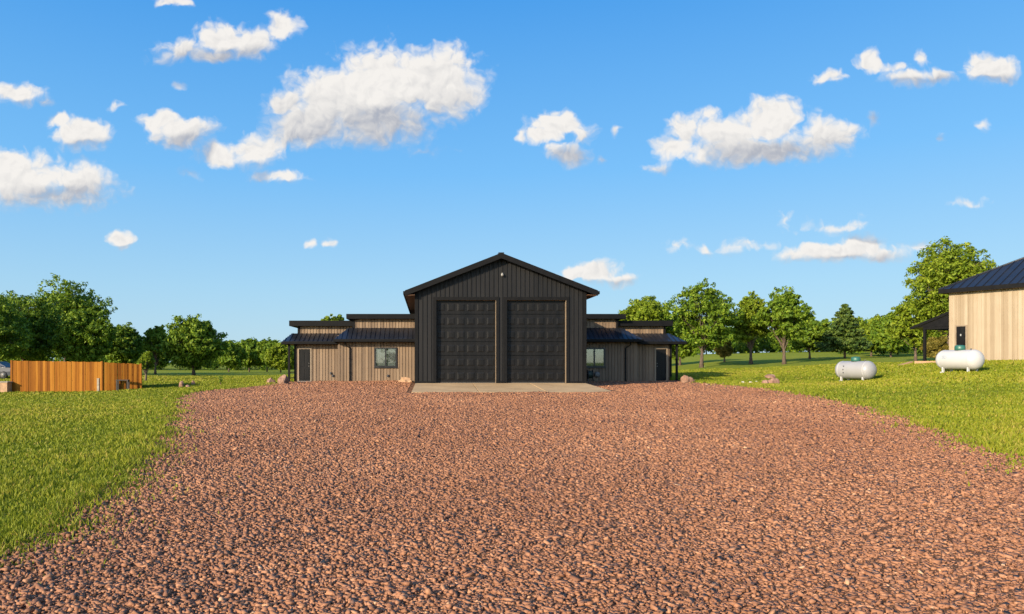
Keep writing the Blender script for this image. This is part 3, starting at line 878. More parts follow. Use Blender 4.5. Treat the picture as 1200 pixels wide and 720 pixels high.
# concrete apron (part of the pavement)
m = MB()
za, zf = GZ - .004, .175
pts = [(GX0 - .02, GY + .32, za), (GX1 + .02, GY + .32, za), (GX1 + .02, GY, za), (8.46, 32.4, zf), (-.69, 32.4, zf), (GX0 - .02, GY, za)]
xs = [-.69, 2.35, 5.4, 8.46]; xb_ = [GX0 - .02, 2.37, 5.32, GX1 + .02]
for k in range(3):
    g = .012
    base = [(xs[k] + g, 32.4, zf - .3), (xs[k+1] - g, 32.4, zf - .3), (xb_[k+1] - g, GY, za - .3), (xb_[k] + g, GY, za - .3)]
    i = len(m.v)
    m.v += [Vector(p) for p in base] + [Vector((p[0], p[1], p[2] + .3)) for p in base]
    for q in ((3,2,1,0),(4,5,6,7),(0,1,5,4),(1,2,6,5),(2,3,7,6),(3,0,4,7)): m.f.append(tuple(i + c for c in q)); m.sm.append(False)
m.box((GX0 + .01, GY + .002, za - .3), (GX1 - .01, GY + .5, za))
o = m.build('concrete_apron', M['concrete'], None, bevel=.015); tag(o, 'pale concrete apron sloping down in front of the garage doors', kind='structure')

# hose reel by the right corner of the garage, dirt heap by the left one
q = P(691.5, 441, 46.0); zg = tz(q.x, q.y)
HR = thing('hose_reel', 'dark hose reel on a low stand under the right annex window beside the garage corner', 'hose reel', (q.x, q.y, zg))
m = MB()
for dx in (-.16, .16):
    m.tube([(q.x + dx, q.y - .22, zg), (q.x + dx, q.y, zg + .5), (q.x + dx, q.y + .22, zg)], .018, 6)
m.tube([(q.x - .2, q.y, zg + .48), (q.x + .2, q.y, zg + .48)], .02, 6)
m.build('stand', M['dark_fit'], HR)
m = MB(); m.lathe([(-.15, .3), (-.14, .3), (-.135, .1), (.135, .1), (.14, .3), (.15, .3)], (q.x, q.y, zg + .48), (1, 0, 0), 20); m.build('drum', M['dark_fit'], HR)
m = MB()
m.tube([(q.x - .13 + .26 * (k / 90), q.y + .22 * math.cos(k * .7), zg + .48 + .22 * math.sin(k * .7)) for k in range(91)] + [(q.x + .15, q.y - .3, zg + .12), (q.x + .35, q.y - .45, zg + .02), (q.x + .7, q.y - .4, zg + .02)], .022, 6)
m.build('hose', M['hose'], HR)

def blob(name, c, r, mat, seed, parent=None, rough=.28, flat=.0, sub=3):
    """irregular stone / heap: displaced icosphere, base cut flat into the ground"""
    rn = np.random.default_rng(seed)
    import bmesh
    bm = bmesh.new(); bmesh.ops.create_icosphere(bm, subdivisions=sub, radius=1.0)
    dirs = [Vector(rn.normal(size=3)).normalized() for _ in range(12)]; cut = rn.uniform(.55, .95, 12)
    ph = rn.uniform(0, 6, 6)
    for v in bm.verts:
        p = v.co.normalized(); k = 1.0
        for d_, c_ in zip(dirs, cut):
            t = p.dot(d_)
            if t > .05: k = min(k, c_ / t)
        k *= 1 + rough * .25 * (math.sin(p.x * 5 + ph[0]) * math.sin(p.y * 6 + ph[1]) + math.sin(p.z * 7 + ph[2]) * .6)
        q = p * k
        v.co = Vector((q.x * r[0], q.y * r[1], max(q.z, -.35) * r[2]))
    me = bpy.data.meshes.new(name); bm.to_mesh(me); bm.free(); me.materials.append(mat)
    o = bpy.data.objects.new(name, me); COL.objects.link(o); o.location = c
    o.rotation_euler = (0, 0, float(rn.uniform(0, 6)))
    return o

q = on_ground(476, 449.3); q = P(477, 447, 44.5); zg = tz(q.x, q.y)
o = blob('dirt_heap', (q.x, q.y, zg + .02), (.62, .5, .26), M['dirt'], 5, rough=1.2); tag(o, 'small heap of tan dirt at the left corner of the garage', 'dirt heap')

# rocks
def rock(px, py, w, h, mat, lab, grp, seed):
    p = on_ground(px, py)
    s = p.y / F
    o = blob('rock', (p.x, p.y + w * s * .4, p.z + h * s * .2), (w * s * .52, w * s * .42, h * s * .78), mat, seed)
    tag(o, lab, 'rock', grp)
rock(212, 454.5, 8, 8, M['rock'], 'upright tan rock, left one of the cluster on the left lawn', 'rocks on the left lawn', 11)
rock(219.5, 455, 9, 4, M['rock'], 'flat low rock in the middle of the cluster on the left lawn', 'rocks on the left lawn', 12)
rock(225.5, 452, 5, 6, M['rock'], 'small pointed rock, right one of the cluster on the left lawn', 'rocks on the left lawn', 13)
rock(316, 450.5, 12, 8, M['rock'], 'smaller reddish boulder left of the porch post boulder', 'boulders beside the left porch', 14)
rock(330.5, 450.5, 17, 12, M['rock'], 'larger reddish boulder right against the left porch post', 'boulders beside the left porch', 15)
rock(804.5, 449.5, 12, 10, M['rock'], 'reddish boulder beside the right porch post', 'boulders beside the right porch', 16)
rock(811, 448.5, 9, 7, M['rock'], 'lower rust coloured boulder just right of the right porch boulder', 'boulders beside the right porch', 17)
rock(897.5, 451, 9, 7, M['rock'], 'small tan rock leaning on the rock pile on the right lawn', 'rocks on the right lawn', 18)
rock(909, 451, 14, 9, M['rock'], 'broad pinkish base rock of the pile on the right lawn', 'rocks on the right lawn', 19)
p = on_ground(906, 450.4); s = p.y / F
o = blob('rock', (p.x, p.y + .35, p.z + 8 * s), (6 * s, .3, 3.6 * s), M['rock'], 20); tag(o, 'flat rock lying on top of the pile on the right lawn', 'rock', 'rocks on the right lawn')
for k, (px, py, w) in enumerate(((863, 449.2, 5), (872, 449.4, 6), (880.5, 449.5, 5), (887, 448.8, 4))):
    rock(px, py, w, 2.2, M['white_rock'], ('leftmost', 'second from left', 'third from left', 'rightmost')[k] + ' of four flat pale stones in a row in the right grass', 'flat pale stones in the right grass', 30 + k)
for k, (px, py, w) in enumerate(((829.5, 452.3, 6), (848, 452.0, 5), (838, 452.8, 3))):
    rock(px, py, w, 3, M['rock'], ('tan cobble on the gravel edge right of the right porch', 'tan cobble on the gravel edge left of the pale stones', 'tiny cobble between two larger ones on the gravel edge')[k], 'cobbles along the gravel edge', 40 + k)

# ------------------------------------------------------------------ fence enclosure on the left lawn
FA, FB, FC = P(14, 460, 42.0), P(119.5, 460, 42.0), P(165, 456.8, 42.6)
FN = thing('wooden_fence', 'orange cedar board fence enclosure with one corner on the left lawn', 'fence', (FB.x, FB.y, tz(FB.x, FB.y)))
def fence_run(A, B, ztA, ztB, seed):
    rn = random.Random(seed)
    A2, B2 = Vector((A.x, A.y, 0)), Vector((B.x, B.y, 0))
    d = B2 - A2; Ln = d.length; u = d / Ln; n = Vector((u.y, -u.x, 0))
    if n.y > 0: n = -n
    m = MB(); k = 0.0
    w = .138
    while k < Ln - .02:
        ww = min(w, Ln - k)
        c = A2 + u * k
        f = (k + ww / 2) / Ln
        zt = ztA + (ztB - ztA) * f + rn.uniform(-.012, .012)
        zb = tz(c.x, c.y) + rn.uniform(-.02, .05)
        lap = rn.choice((0, .006, .016))
        m.frame_box(Vector((c.x, c.y, zb)) + n * lap, u, n, Z3, ww - .006, .022, zt - zb)
        k += w
    return m, u, n, Ln
for A, B, a, b, sd, nm in ((FA, FB, P(0, 422.8, 42).z, P(0, 424.6, 42).z, 3, 'board_panel'), (FB, FC, P(0, 424.6, 42).z, P(0, 427.2, 42.6).z, 4, 'board_panel')):
    m, u, n, Ln = fence_run(A, B, a, b, sd)
    pn = m.build(nm, M['fence'], FN)
    r_ = MB()
    for f in (.2, .55, .85):
        za, zb = tz(A.x, A.y), tz(B.x, B.y)
        p0 = Vector((A.x, A.y, za + (a - za) * f)) - n * .004; p1 = Vector((B.x, B.y, zb + (b - zb) * f)) - n * .004
        r_.prism([p0, p0 - n * .04, p0 - n * .04 + Z3 * .09, p0 + Z3 * .09], p1 - p0)
    r_.build('rail', M['fence'], pn)
# back runs that close the pen
bk = Vector((-.55, 1, 0)).normalized() * 6.5
for A, sd in ((FA, 5), (FC, 6)):
    B = A + bk
    m, u, n, Ln = fence_run(A, B, (P(0, 422.8, 42).z if sd == 5 else P(0, 427.2, 42.6).z) - .02, P(0, 424, 42).z - .1, sd); m.build('board_panel', M['fence'], FN)
for c in (FA, FB, FC):
    zt = P(0, 422.3, 42).z - (.06 if c is FB else .2 if c is FC else 0)
    m = MB(); g = tz(c.x, c.y); m.box((c.x - .06, c.y - .055, g - .1), (c.x + .06, c.y + .055, zt)); m.build('corner_post', M['fence'], FN, bevel=.006)

q = on_ground(115.3, 460.6); q.y = 41.4; q.x = (115.3 - CX) / F * q.y; g = tz(q.x, q.y)
m = MB(); h = .78
m.box((q.x - .06, q.y - .06, g - .05), (q.x + .06, q.y + .06, g + h)); m.prism([(q.x - .07, q.y - .07, g + h), (q.x + .07, q.y - .07, g + h), (q.x + .07, q.y + .07, g + h), (q.x - .07, q.y + .07, g + h)], (0, 0, .03))
o = m.build('wooden_post', M['post_grey'], None, bevel=.006); tag(o, 'short grey weathered post in front of the fence corner', 'post')

# grey metal frame (bench) by the side panel of the fence
q = P(144, 457, 42.02); g = tz(q.x, q.y)
BN = thing('bench', 'small dark grey bench frame standing before the side panel of the wooden fence', 'bench', (q.x, q.y, g))
M['bench_paint'] = paint('dark_grey_bench_paint', (.045, .040, .036), .7, .25, spec=.2)
for dx in (-.31, .31):
    m = MB(); m.box((q.x + dx - .035, q.y - .12, g - .03), (q.x + dx + .035, q.y - .07, g + .6)); m.box((q.x + dx - .035, q.y + .07, g - .03), (q.x + dx + .035, q.y + .12, g + .6)); m.build('leg', M['bench_paint'], BN)
m = MB(); m.box((q.x - .36, q.y - .13, g + .602), (q.x + .36, q.y - .01, g + .66)); m.box((q.x - .36, q.y + .01, g + .602), (q.x + .36, q.y + .13, g + .66)); m.build('seat', M['bench_paint'], BN, bevel=.006)

# planter box cut by the left edge
q = P(0, 459, 41.5); g = tz(q.x, q.y)
PB = thing('planter_box', 'low wooden box with a dark lid left of the fence', 'wooden box', (q.x, q.y, g))
m = MB(); m.box((q.x - 1.1, q.y, g - .03), (q.x + .42, q.y + .7, g + .58))
for k in range(4): m.box((q.x - 1.1 + k * .38 + .004, q.y - .02, g - .02), (q.x - 1.1 + (k + 1) * .38 - .004, q.y - .001, g + .57))
m.build('box_body', M['log'], PB)
m = MB(); m.box((q.x - 1.16, q.y - .06, g + .582), (q.x + .47, q.y + .75, g + .64)); m.build('lid', M['post_grey'], PB, bevel=.01)

# car parked under the trees, far left
q = P(-8, 438, 60); g = tz(q.x, q.y)
CR = thing('parked_car', 'dark car parked under the trees beyond the left end of the fence', 'car', (q.x, q.y, g))
def car_loft(secs, mat, name, parent):
    m = MB(); rows = []
    for x, pts in secs:
        rows.append([Vector((q.x + x, q.y + yy, g + zz)) for yy, zz in pts])
    n = len(rows[0])
    for a, b in zip(rows, rows[1:]):
        for k in range(n):
            l2 = (k + 1) % n; m.quad(a[k], a[l2], b[l2], b[k], smooth=False)
    m.quad(*rows[0][::-1]); m.quad(*rows[-1])
    return m.build(name, mat, parent, bevel=.04)
def sec(w, z0, z1): return [(-w, z0), (-w * 1.03, (z0 + z1) / 2), (-w * .95, z1), (w * .95, z1), (w * 1.03, (z0 + z1) / 2), (w, z0)]
car_loft([(-2.2, sec(.75, .4, .72)), (-2.0, sec(.85, .28, .85)), (-.9, sec(.9, .25, .93)), (1.0, sec(.9, .25, .95)), (1.9, sec(.87, .28, .9)), (2.2, sec(.8, .38, .78))], M['car_silver'], 'body', CR)
car_loft([(-1.15, sec(.8, .9, .93)), (-.45, sec(.7, .9, 1.38)), (.7, sec(.7, .9, 1.42)), (1.5, sec(.76, .9, .96))], M['car_blue'], 'cabin', CR)
for x in (-1.35, 1.35):
    for y in (-.82, .82):
        m = MB(); m.lathe([(-.1, .2), (-.09, .32), (.09, .32), (.1, .2)], (q.x + x, q.y + y, g + .32), (0, 1, 0), 20); w_ = m.build('wheel', M['rubber'], CR)
        m = MB(); m.lathe([(-.11, .19), (.11, .19)], (q.x + x, q.y + y, g + .32), (0, 1, 0), 16); m.build('rim', M['grey_metal'], w_)

# ------------------------------------------------------------------ propane tanks
def tank(px, py_base, Y, ang_deg, dome_lab, label, emblem):
    p = P(px, py_base, Y); g = tz(p.x, p.y)
    d = Vector((math.cos(R(ang_deg)), -math.sin(R(ang_deg)), 0)); n = Vector((-d.y, d.x, 0))
    if n.y > 0: n = -n
    T = thing('propane_tank', label, 'propane tank', (p.x, p.y, g), 'propane tanks on the right lawn')
    r, Lh = .475, .72
    cz = g + .13 + r
    c = Vector((p.x, p.y, cz))
    prof = [(-Lh - .33 * math.sin(a), r * math.cos(a)) for a in np.linspace(math.pi / 2, 0, 12)] + [(Lh + .33 * math.sin(a), r * math.cos(a)) for a in np.linspace(0, math.pi / 2, 12)]
    m = MB(); m.lathe(prof, c, d, 40); bd = m.build('tank_body', M['white_metal' if emblem else 'silver_tank'], T)
    for t in (-Lh, Lh):
        m = MB(); m.lathe([(t - .012, r + .004), (t - .006, r + .007), (t + .006, r + .007), (t + .012, r + .004)], c, d, 40); m.build('weld_seam', M['white_metal'], bd)
    for t in (-.62, .62):
        for s in (-1, 1):
            m = MB(); b0 = c + d * t + n * s * .26
            m.frame_box(Vector((b0.x, b0.y, g - .04)) - d * .035 - n * .05, d, n, Z3, .07, .1, .30 - .0); m.frame_box(Vector((b0.x, b0.y, g - .04)) - d * .09 - n * .08, d, n, Z3, .18, .16, .06)
            m.build('leg', M['white_metal'], T)
    m = MB(); top = c + d * .02 + Z3 * (r - .02)
    m.lathe([(0, .22), (.08, .225), (.18, .22), (.23, .19), (.25, .11), (.255, 0.0)], top, Z3, 24); m.build('dome_cover', M['green_plastic'], T)
    m = MB(); top = c + d * .55 + Z3 * (r - .01)
    m.lathe([(0, .03), (.05, .03), (.055, .045), (.07, .045), (.075, .02)], top, Z3, 12); m.build('valve', M['grey_metal'], T)
    # marks on the side that faces the drive
    def on_side(t, h):
        yy = math.sqrt(max(0, r * r - h * h)); return c + d * t + n * (yy + .004) + Z3 * h
    m = MB()
    if emblem:
        N_ = 20
        ring = [on_side(-.42 + .13 * math.cos(2 * math.pi * k / N_), .13 + .075 * math.sin(2 * math.pi * k / N_)) for k in range(N_ + 1)]
        m.tube(ring, .008, 5, cap=False)
        for k in range(3): m.tube([on_side(-.50 + .16 * f / 6, .165 - .035 * k + .01 * math.sin(f)) for f in range(7)], .007, 5)
        m.build('emblem', M['emblem_ink'], bd)
    else:
        for h in (.20, .02, -.14):
            m = MB(); q_ = on_side(-.36, h); m.lathe([(-.01, .035), (.012, .035), (.018, .02)], q_, n, 10); m.build('fitting', M['dark_fit'], bd)
tank(1002.5, 446.3, 38.6, 68, 'teal', 'silvery propane tank with a teal dome cover, lower on the lawn', False)
tank(1124.5, 435.2, 35.0, 74, 'green', 'white propane tank with a green dome cover in front of the barn wall', True)

# ------------------------------------------------------------------ barn at the right
C0 = Vector((31.4, 43.6, 0)); A = Vector(A60); Bv = Vector((math.sin(R(62)), math.cos(R(62)), 0)); Nn = -Bv
BG = 1.5; BT = EYE + (HY - 337.5) / F * 43.6
BARN = thing('barn', 'tall pale board barn with dark hipped roof and lean-to at the right edge', 'barn', (C0.x, C0.y, tz(C0.x, C0.y)))
BL, BW = 10.0, 5.6
dt0, dt1, dzb, dzt = .41, .90, 1.52, EYE + (HY - 383) / F * 43.3
m = MB()
siding(m, C0, A, Nn, BL, BG - .9, lambda t: BT, .22, .04, .024, holes=((dt0 - .05, dt1 + .05, BG - .9, dzt + .05),), start=.05)
siding(m, C0 + Bv * BW, -Bv, -A, BW, BG - .9, lambda t: BT, .22, .04, .024)
siding(m, C0 + A * BL, Bv, A, BW, BG - .9, lambda t: BT, .22, .04, .024)
siding(m, C0 + A * BL + Bv * BW, -A, Bv, BL, BG - .9, lambda t: BT, .22, .04, .024)
m.build('barn_wall', M['barn_siding'], BARN)
m = MB()
m.frame_box(Vector((C0.x, C0.y, BG - .9)) + Nn * .001 + A * 0, A, Nn, Z3, BL, .035, .9 + .13); m.build('base_board', M['frame_tan'], BARN)
def E(ta, tb, z): q = C0 + A * ta + Bv * tb; return Vector((q.x, q.y, z))
ov = .38; rs = .57
ze = BT - ov * rs + .12; hw = BW / 2; zr = BT + hw * rs + .12
m = MB()
seam_roof(m, E(-ov, -ov, ze), E(BL + ov, -ov, ze), E(BL - hw, hw, zr), E(hw, hw, zr), .08, .42)
seam_roof(m, E(-ov, BW + ov, ze), E(-ov, -ov, ze), E(hw, hw, zr), E(hw, hw + .0001, zr), .08, .42)
seam_roof(m, E(BL + ov, BW + ov, ze), E(-ov, BW + ov, ze), E(hw, hw, zr), E(BL - hw, hw, zr), .08, .42)
seam_roof(m, E(BL + ov, -ov, ze), E(BL + ov, BW + ov, ze), E(BL - hw, hw, zr), E(BL - hw, hw + .0001, zr), .08, .42)
m.tube([E(-ov, -ov, ze + .01), E(hw, hw, zr + .01), E(BL - hw, hw, zr + .01), E(BL + ov, -ov, ze + .01)], .05, 6)
br = m.build('barn_roof', M['roof_metal'], BARN)
m = MB()
for a0, b0, du, ln, dn in ((-ov, -ov, A, BL + 2 * ov, Nn), (-ov, BW + ov, -Bv, BW + 2 * ov, -A), (BL + ov, -ov, Bv, BW + 2 * ov, A)):
    m.frame_box(E(a0, b0, ze - .24), du, dn, Z3, ln, .03, .245)
m.build('fascia', M['black_trim'], br)
m = MB(); m.prism([E(-ov + .01, -ov + .01, ze - .235), E(BL + ov - .01, -ov + .01, ze - .235), E(BL + ov - .01, BW + ov - .01, ze - .235), E(-ov + .01, BW + ov - .01, ze - .235)], (0, 0, .02)); m.build('soffit', M['soffit'], br)
# door
m = MB(); m.frame_box(E(dt0, 0, dzb) - Nn * .03, A, Nn, Z3, dt1 - dt0, .045, dzt - dzb)
for f0, f1 in ((.1, .45), (.55, .9)):
    m.frame_box(E(dt0 + .08, 0, dzb + (dzt - dzb) * f0) + Nn * .0151, A, Nn, Z3, dt1 - dt0 - .16, .012, (dzt - dzb) * (f1 - f0))
bd = m.build('door', M['black_door'], BARN, bevel=.005)
m = MB()
for t0, t1, z0, z1 in ((dt0 - .08, dt0, dzb, dzt + .08), (dt1, dt1 + .08, dzb, dzt + .08), (dt0, dt1, dzt, dzt + .08)):
    m.frame_box(E(t0, 0, z0) + Nn * .0, A, Nn, Z3, t1 - t0, .05, z1 - z0)
m.build('door_frame', M['frame_tan'], bd)
m = MB(); m.lathe([(0, .03), (.015, .03), (.02, .012), (.05, .012), (.055, .03), (.08, .025)], E(dt0 + .07, 0, dzb + 1.0) + Nn * .016, Nn, 12)
m.build('handle', M['grey_metal'], bd)
m = MB(); m.frame_box(E(dt0 + .2, 0, dzb + 1.55) + Nn * .0275, A, Nn, Z3, .06, .004, .12); m.build('notice', M['lamp_white'], bd)
# lean-to on the hidden end
zt_, zl = EYE + (HY - 366) / F * 43.8, EYE + (HY - 384) / F * 45.5
LT, LD = 2.15, 5.0
m = MB(); seam_roof(m, E(-LT, -.05, zl), E(-LT, LD, zl), E(-.05, LD, zt_), E(-.05, -.05, zt_), .12, .4); lt = m.build('lean_to_roof', M['roof_metal'], BARN)
m = MB(); m.prism([E(-LT - .02, -.08, zl - .15), E(-.03, -.08, zt_ - .15), E(-.03, -.08, zt_ + .02), E(-LT - .02, -.08, zl + .02)], Bv * .028)
m.prism([E(-LT + .3, .0, zl - .02), E(-.05, .0, zl - .02), E(-.05, .0, zt_ - .16)], Bv * .03)
m.build('fascia', M['black_trim'], lt)
m = MB(); m.frame_box(E(-1.47, 0.02, zl - .16 - .0), Vector((1, 0, 0)) * 0 + A, Bv, Z3, 1.40, .14, .2); m.frame_box(E(-1.47, .17, zl - .16), A, Bv, Z3, .14, LD - .3, .2); m.build('beam', M['black_trim'], lt)
for b0 in (.02, LD - .15):
    q = E(-1.47, b0, 0); g = tz(q.x, q.y)
    m = MB(); m.frame_box(Vector((q.x, q.y, g - .1)), A, Bv, Z3, .14, .14, zl - .165 - g + .1); m.build('porch_post', M['black_trim'], BARN, bevel=.008)
# porch slab and loose timbers
m = MB(); zs = tz(*E(-1, 1, 0).xy)
m.prism([E(-1.9, -.1, zs - .3), E(-.05, -.1, zs - .3), E(-.05, LD, zs - .3), E(-1.9, LD, zs - .3)], (0, 0, .38)); m.build('porch_slab', M['dirt'], BARN)
for k, (dx, dy, yaw, pitch, lab) in enumerate(((-2.55, -.55, .25, .22, 'brown plank propped up at the foot of the barn lean-to'), (-2.4, -.75, -.25, .0, 'brown plank lying flat in the grass before the barn lean-to'))):
    q = E(dx, dy, 0); g = tz(q.x, q.y)
    u = Vector((math.cos(yaw), math.sin(yaw), 0)); d = (u + Z3 * pitch).normalized()
    m = MB(); m.frame_box(Vector((q.x, q.y, g)), d, Vector((-u.y, u.x, 0)), Z3, 1.1, .2, .07); o = m.build('plank', M['log'], None, bevel=.008); tag(o, lab, 'plank', 'planks beside the barn')

# ------------------------------------------------------------------ trees
def leaves_at(centers, radii, per, size, rn, squash=.8, outward=None):
    """clumps of leaf faces around centres: returns verts (n*4,3) and tone (n*4)"""
    n = len(centers) * per
    c = np.repeat(centers, per, 0); rr = np.repeat(radii, per)
    d = rn.normal(size=(n, 3)); d /= np.linalg.norm(d, axis=1)[:, None]
    p = c + d * (rr * rn.random(n) ** .45)[:, None] * np.array([1, 1, squash])
    nrm = d + rn.normal(0, .55, (n, 3)) + np.array([0, 0, .35])
    nrm /= np.linalg.norm(nrm, axis=1)[:, None]
    a = rn.normal(size=(n, 3)); u = a - nrm * (a * nrm).sum(1)[:, None]; u /= np.linalg.norm(u, axis=1)[:, None]
    v = np.cross(nrm, u)
    L_ = size * rn.uniform(.7, 1.35, n); W_ = L_ * rn.uniform(.35, .55, n)
    q = np.empty((n, 4, 3))
    q[:, 0] = p - u * L_[:, None] * .5; q[:, 2] = p + u * L_[:, None] * .5
    mid = p + nrm * (L_ * .08)[:, None]
    q[:, 1] = mid + v * W_[:, None] * .5; q[:, 3] = mid - v * W_[:, None] * .5
    return q.reshape(-1, 3)

def tree(x, y, z, H, W, leaf, style, label, group, seed, leafsize):
    rn = np.random.default_rng(seed)
    name = 'conifer_tree' if style == 'conifer' else 'broadleaf_tree'
    T = thing(name, label, 'tree', (x, y, z), group)
    tr = MB(); base = Vector((x, y, z))
    tw = max(.10, H * .022) * (1.25 if style in ('cone', 'tall') else 1.0)
    cb = {'round': .16, 'oval': .14, 'open': .24, 'cone': .15, 'tall': .12, 'conifer': .12}[style]
    cen, rad = [], []
    if style == 'conifer':
        lean = rn.normal(0, .01, 2)
        tr.tube([base + Vector((lean[0] * k * H, lean[1] * k * H, k * H - .1 * (k == 0))) for k in np.linspace(0, .97, 7)], [tw * (1 - k * .9) for k in np.linspace(0, .97, 7)], 8)
        nt = 13
        for k in range(nt):
            f = k / (nt - 1); h = H * (cb + .05 + (.90 - cb) * f); ro = W * .5 * (1 - f) ** .75 * (1 + rn.normal(0, .08)) + .15
            nb = max(4, int(11 * (1 - f) + 4)); off = rn.uniform(0, 6)
            for b in range(nb):
                a = off + 2 * math.pi * b / nb + rn.normal(0, .12); l = ro * rn.uniform(.75, 1.12)
                d = Vector((math.cos(a), math.sin(a), 0))
                p0 = base + Z3 * h; p1 = p0 + d * l + Z3 * (l * rn.uniform(-.05, .22))
                tr.tube([p0, p1], [tw * .22, tw * .06], 4, cap=False)
                for s in np.linspace(.35, 1, 5):
                    q = p0.lerp(p1, s); cen.append(q); rad.append(.16 * W * (1.15 - s * .65) * (1 - .5 * f))
        per = 34; sq = .5; lt = leafsize * .8
    else:
        # trunk with a slight bend, limbs to lobes
        bend = rn.normal(0, .03 * H, 2)
        top = H * (.62 if style != 'tall' else .7)
        pts = [base + Vector((bend[0] * (k ** 1.5), bend[1] * (k ** 1.5), k * top - (.15 if k == 0 else 0))) for k in np.linspace(0, 1, 7)]
        tr.tube(pts, [tw * (1.5 if k == 0 else 1.0) * (1 - .72 * k) for k in np.linspace(0, 1, 7)], 9)
        nl = {'round': 26, 'oval': 18, 'open': 24, 'cone': 34, 'tall': 34}[style]
        zc = H * (cb + (1 - cb) / 2); hz = H * (1 - cb) / 2
        k = 0; tries = 0
        while k < nl and tries < 900:
            tries += 1
            d = rn.normal(size=3); d /= np.linalg.norm(d)
            rr = rn.uniform(.45, .86)
            f = (d[2] * rr + 1) / 2
            wz = 1.0
            if style == 'cone': wz = 1.12 - .62 * max(0, f - .35) / .65
            if style == 'oval': wz = 1.0
            if style == 'tall': wz = .72 + .38 * f
            lc = base + Vector((bend[0] * .8 + d[0] * rr * W / 2 * wz, bend[1] * .8 + d[1] * rr * W / 2 * wz, zc + d[2] * rr * hz))
            lr = W * (.19 if style in ('open',) else .215) * rn.uniform(.75, 1.2) * (.8 if style in ('oval',) else 1)
            if any((lc - c0).length < (lr + r0) * .42 for c0, r0 in lobes) if k else False: continue
            if k == 0: lobes = []
            lobes.append((lc, lr)); k += 1
            a0 = min(.98, max(.28, (lc.z - z) / H * .75 - .05)) ; idx = a0 * 6 * min(1, H / max(top, .1) * .62)
            i0 = int(min(5, idx)); st = pts[i0].lerp(pts[i0 + 1], min(1, idx - i0)) if i0 < 6 else pts[-1]
            md = st.lerp(lc, .55) + Vector((rn.normal(0, .03 * W), rn.normal(0, .03 * W), .03 * H))
            r0 = tw * .42 * (1 - a0 * .5)
            tr.tube([st, md, lc], [r0, r0 * .6, r0 * .2], 6, cap=False)
            # twigs to clump centres on the lobe's shell
            nc = 46 if style != 'open' else 36
            dd = rn.normal(size=(nc, 3)); dd /= np.linalg.norm(dd, axis=1)[:, None]
            dd[:, 2] = np.where(dd[:, 2] < -.3, dd[:, 2] * .6, dd[:, 2])
            rr_ = lr * rn.uniform(.55, 1.08, nc)
            for d_, r_ in zip(dd, rr_):
                q = lc + Vector(d_) * r_; cen.append(q); rad.append(lr * rn.uniform(.20, .36))
            for j in range(5):
                q = lc + Vector(dd[j]) * rr_[j] * .9; tr.tube([lc, lc.lerp(q, .6) + Z3 * .02 * W, q], [r0 * .22, r0 * .14, r0 * .06], 4, cap=False)
        per = 19 if style != 'open' else 16; sq = .75; lt = leafsize
    tr.build('trunk', M['bark'], T)
    cen = np.array([tuple(c - base) for c in cen]); rad = np.array(rad)
    v = leaves_at(cen, rad, per, lt, rn, sq)
    ok = np.ones(len(v) // 4, bool)
    q = v.reshape(-1, 4, 3); ok = q[:, :, 2].min(1) > H * cb * .55
    q = q[ok]; n = len(q)
    clump = np.repeat(rn.normal(0, .14, len(cen)), per)[ok]
    tone = np.clip(rn.normal(.48, .2, n) + clump, 0, 1)
    me = np_mesh('crown', q.reshape(-1, 3), np.arange(n * 4), 4, M[leaf], np.repeat(tone, 4))
    o = bpy.data.objects.new('crown', me); COL.objects.link(o); o.parent = T
    return T

for k, (px, pb, pt, wd, Y, leaf, style, lab, sd) in enumerate(TREES):
    p = P(px, pb, Y); s = Y / F
    g = tz(p.x, p.y)
    H = P(0, pt, Y).z - g
    tree(p.x, p.y, g - .02, H, wd * s, leaf, style, lab, 'trees on the left lawn' if sd == 'L' else 'trees on the right lawn', 100 + k, max(.22, 3.7 * s))

# far wood beyond both lawns: one mass of many crowns and stems
def far_wood(name, rows, label, leaf, seed):
    rn = np.random.default_rng(seed)
    cen, rad = [], []; tr = MB()
    vs = []
    for px0, px1, Y0, Y1, h0, h1, n in rows:
        for k in range(n):
            px = rn.uniform(px0, px1); Y = rn.uniform(Y0, Y1); x = (px - CX) / F * Y; g = tz(x, Y)
            h = rn.uniform(h0, h1); w = h * rn.uniform(.6, .85)
            tr.tube([(x, Y, g - .2), (x, Y, g + h * .6)], [.022 * h, .01 * h], 5, cap=False)
            nc = 60
            d = rn.normal(size=(nc, 3)); d /= np.linalg.norm(d, axis=1)[:, None]
            c = np.array([x, Y, g + h * .5]) + d * np.array([w / 2, w / 2, h * .52]) * rn.uniform(.5, .95, nc)[:, None]
            cen.append(c); rad.append(np.full(nc, w * .16))
    cen = np.concatenate(cen); rad = np.concatenate(rad)
    v = leaves_at(cen, rad, 8, .75, rn, .8)
    n = len(v) // 4
    tone = np.clip(rn.normal(.45, .2, n) + np.repeat(rn.normal(0, .13, len(cen)), 8), 0, 1)
    # stems share the mass
    tv = np.array([tuple(p) for p in tr.v]); tf = np.array(tr.f)
    verts = np.concatenate([v, tv]); loops = np.concatenate([np.arange(n * 4), (tf + n * 4).ravel()])
    me = np_mesh(name, verts, loops, 4, M[leaf], np.concatenate([np.repeat(tone, 4), np.zeros(len(tv))]))
    o = bpy.data.objects.new(name, me); COL.objects.link(o); tag(o, label, 'woodland', kind='stuff')
far_wood('far_wood', [(-260, 350, 165, 230, 5.5, 8.5, 130), (330, 700, 170, 240, 5, 7.5, 50)], 'distant strip of green woodland along the left horizon', 'leaf_green', 1)
far_wood('far_wood', [(690, 1300, 150, 215, 5.0, 7.5, 300), (960, 1300, 105, 140, 3.0, 5.5, 40)], 'distant strip of darker woodland along the right horizon', 'leaf_dark', 2)

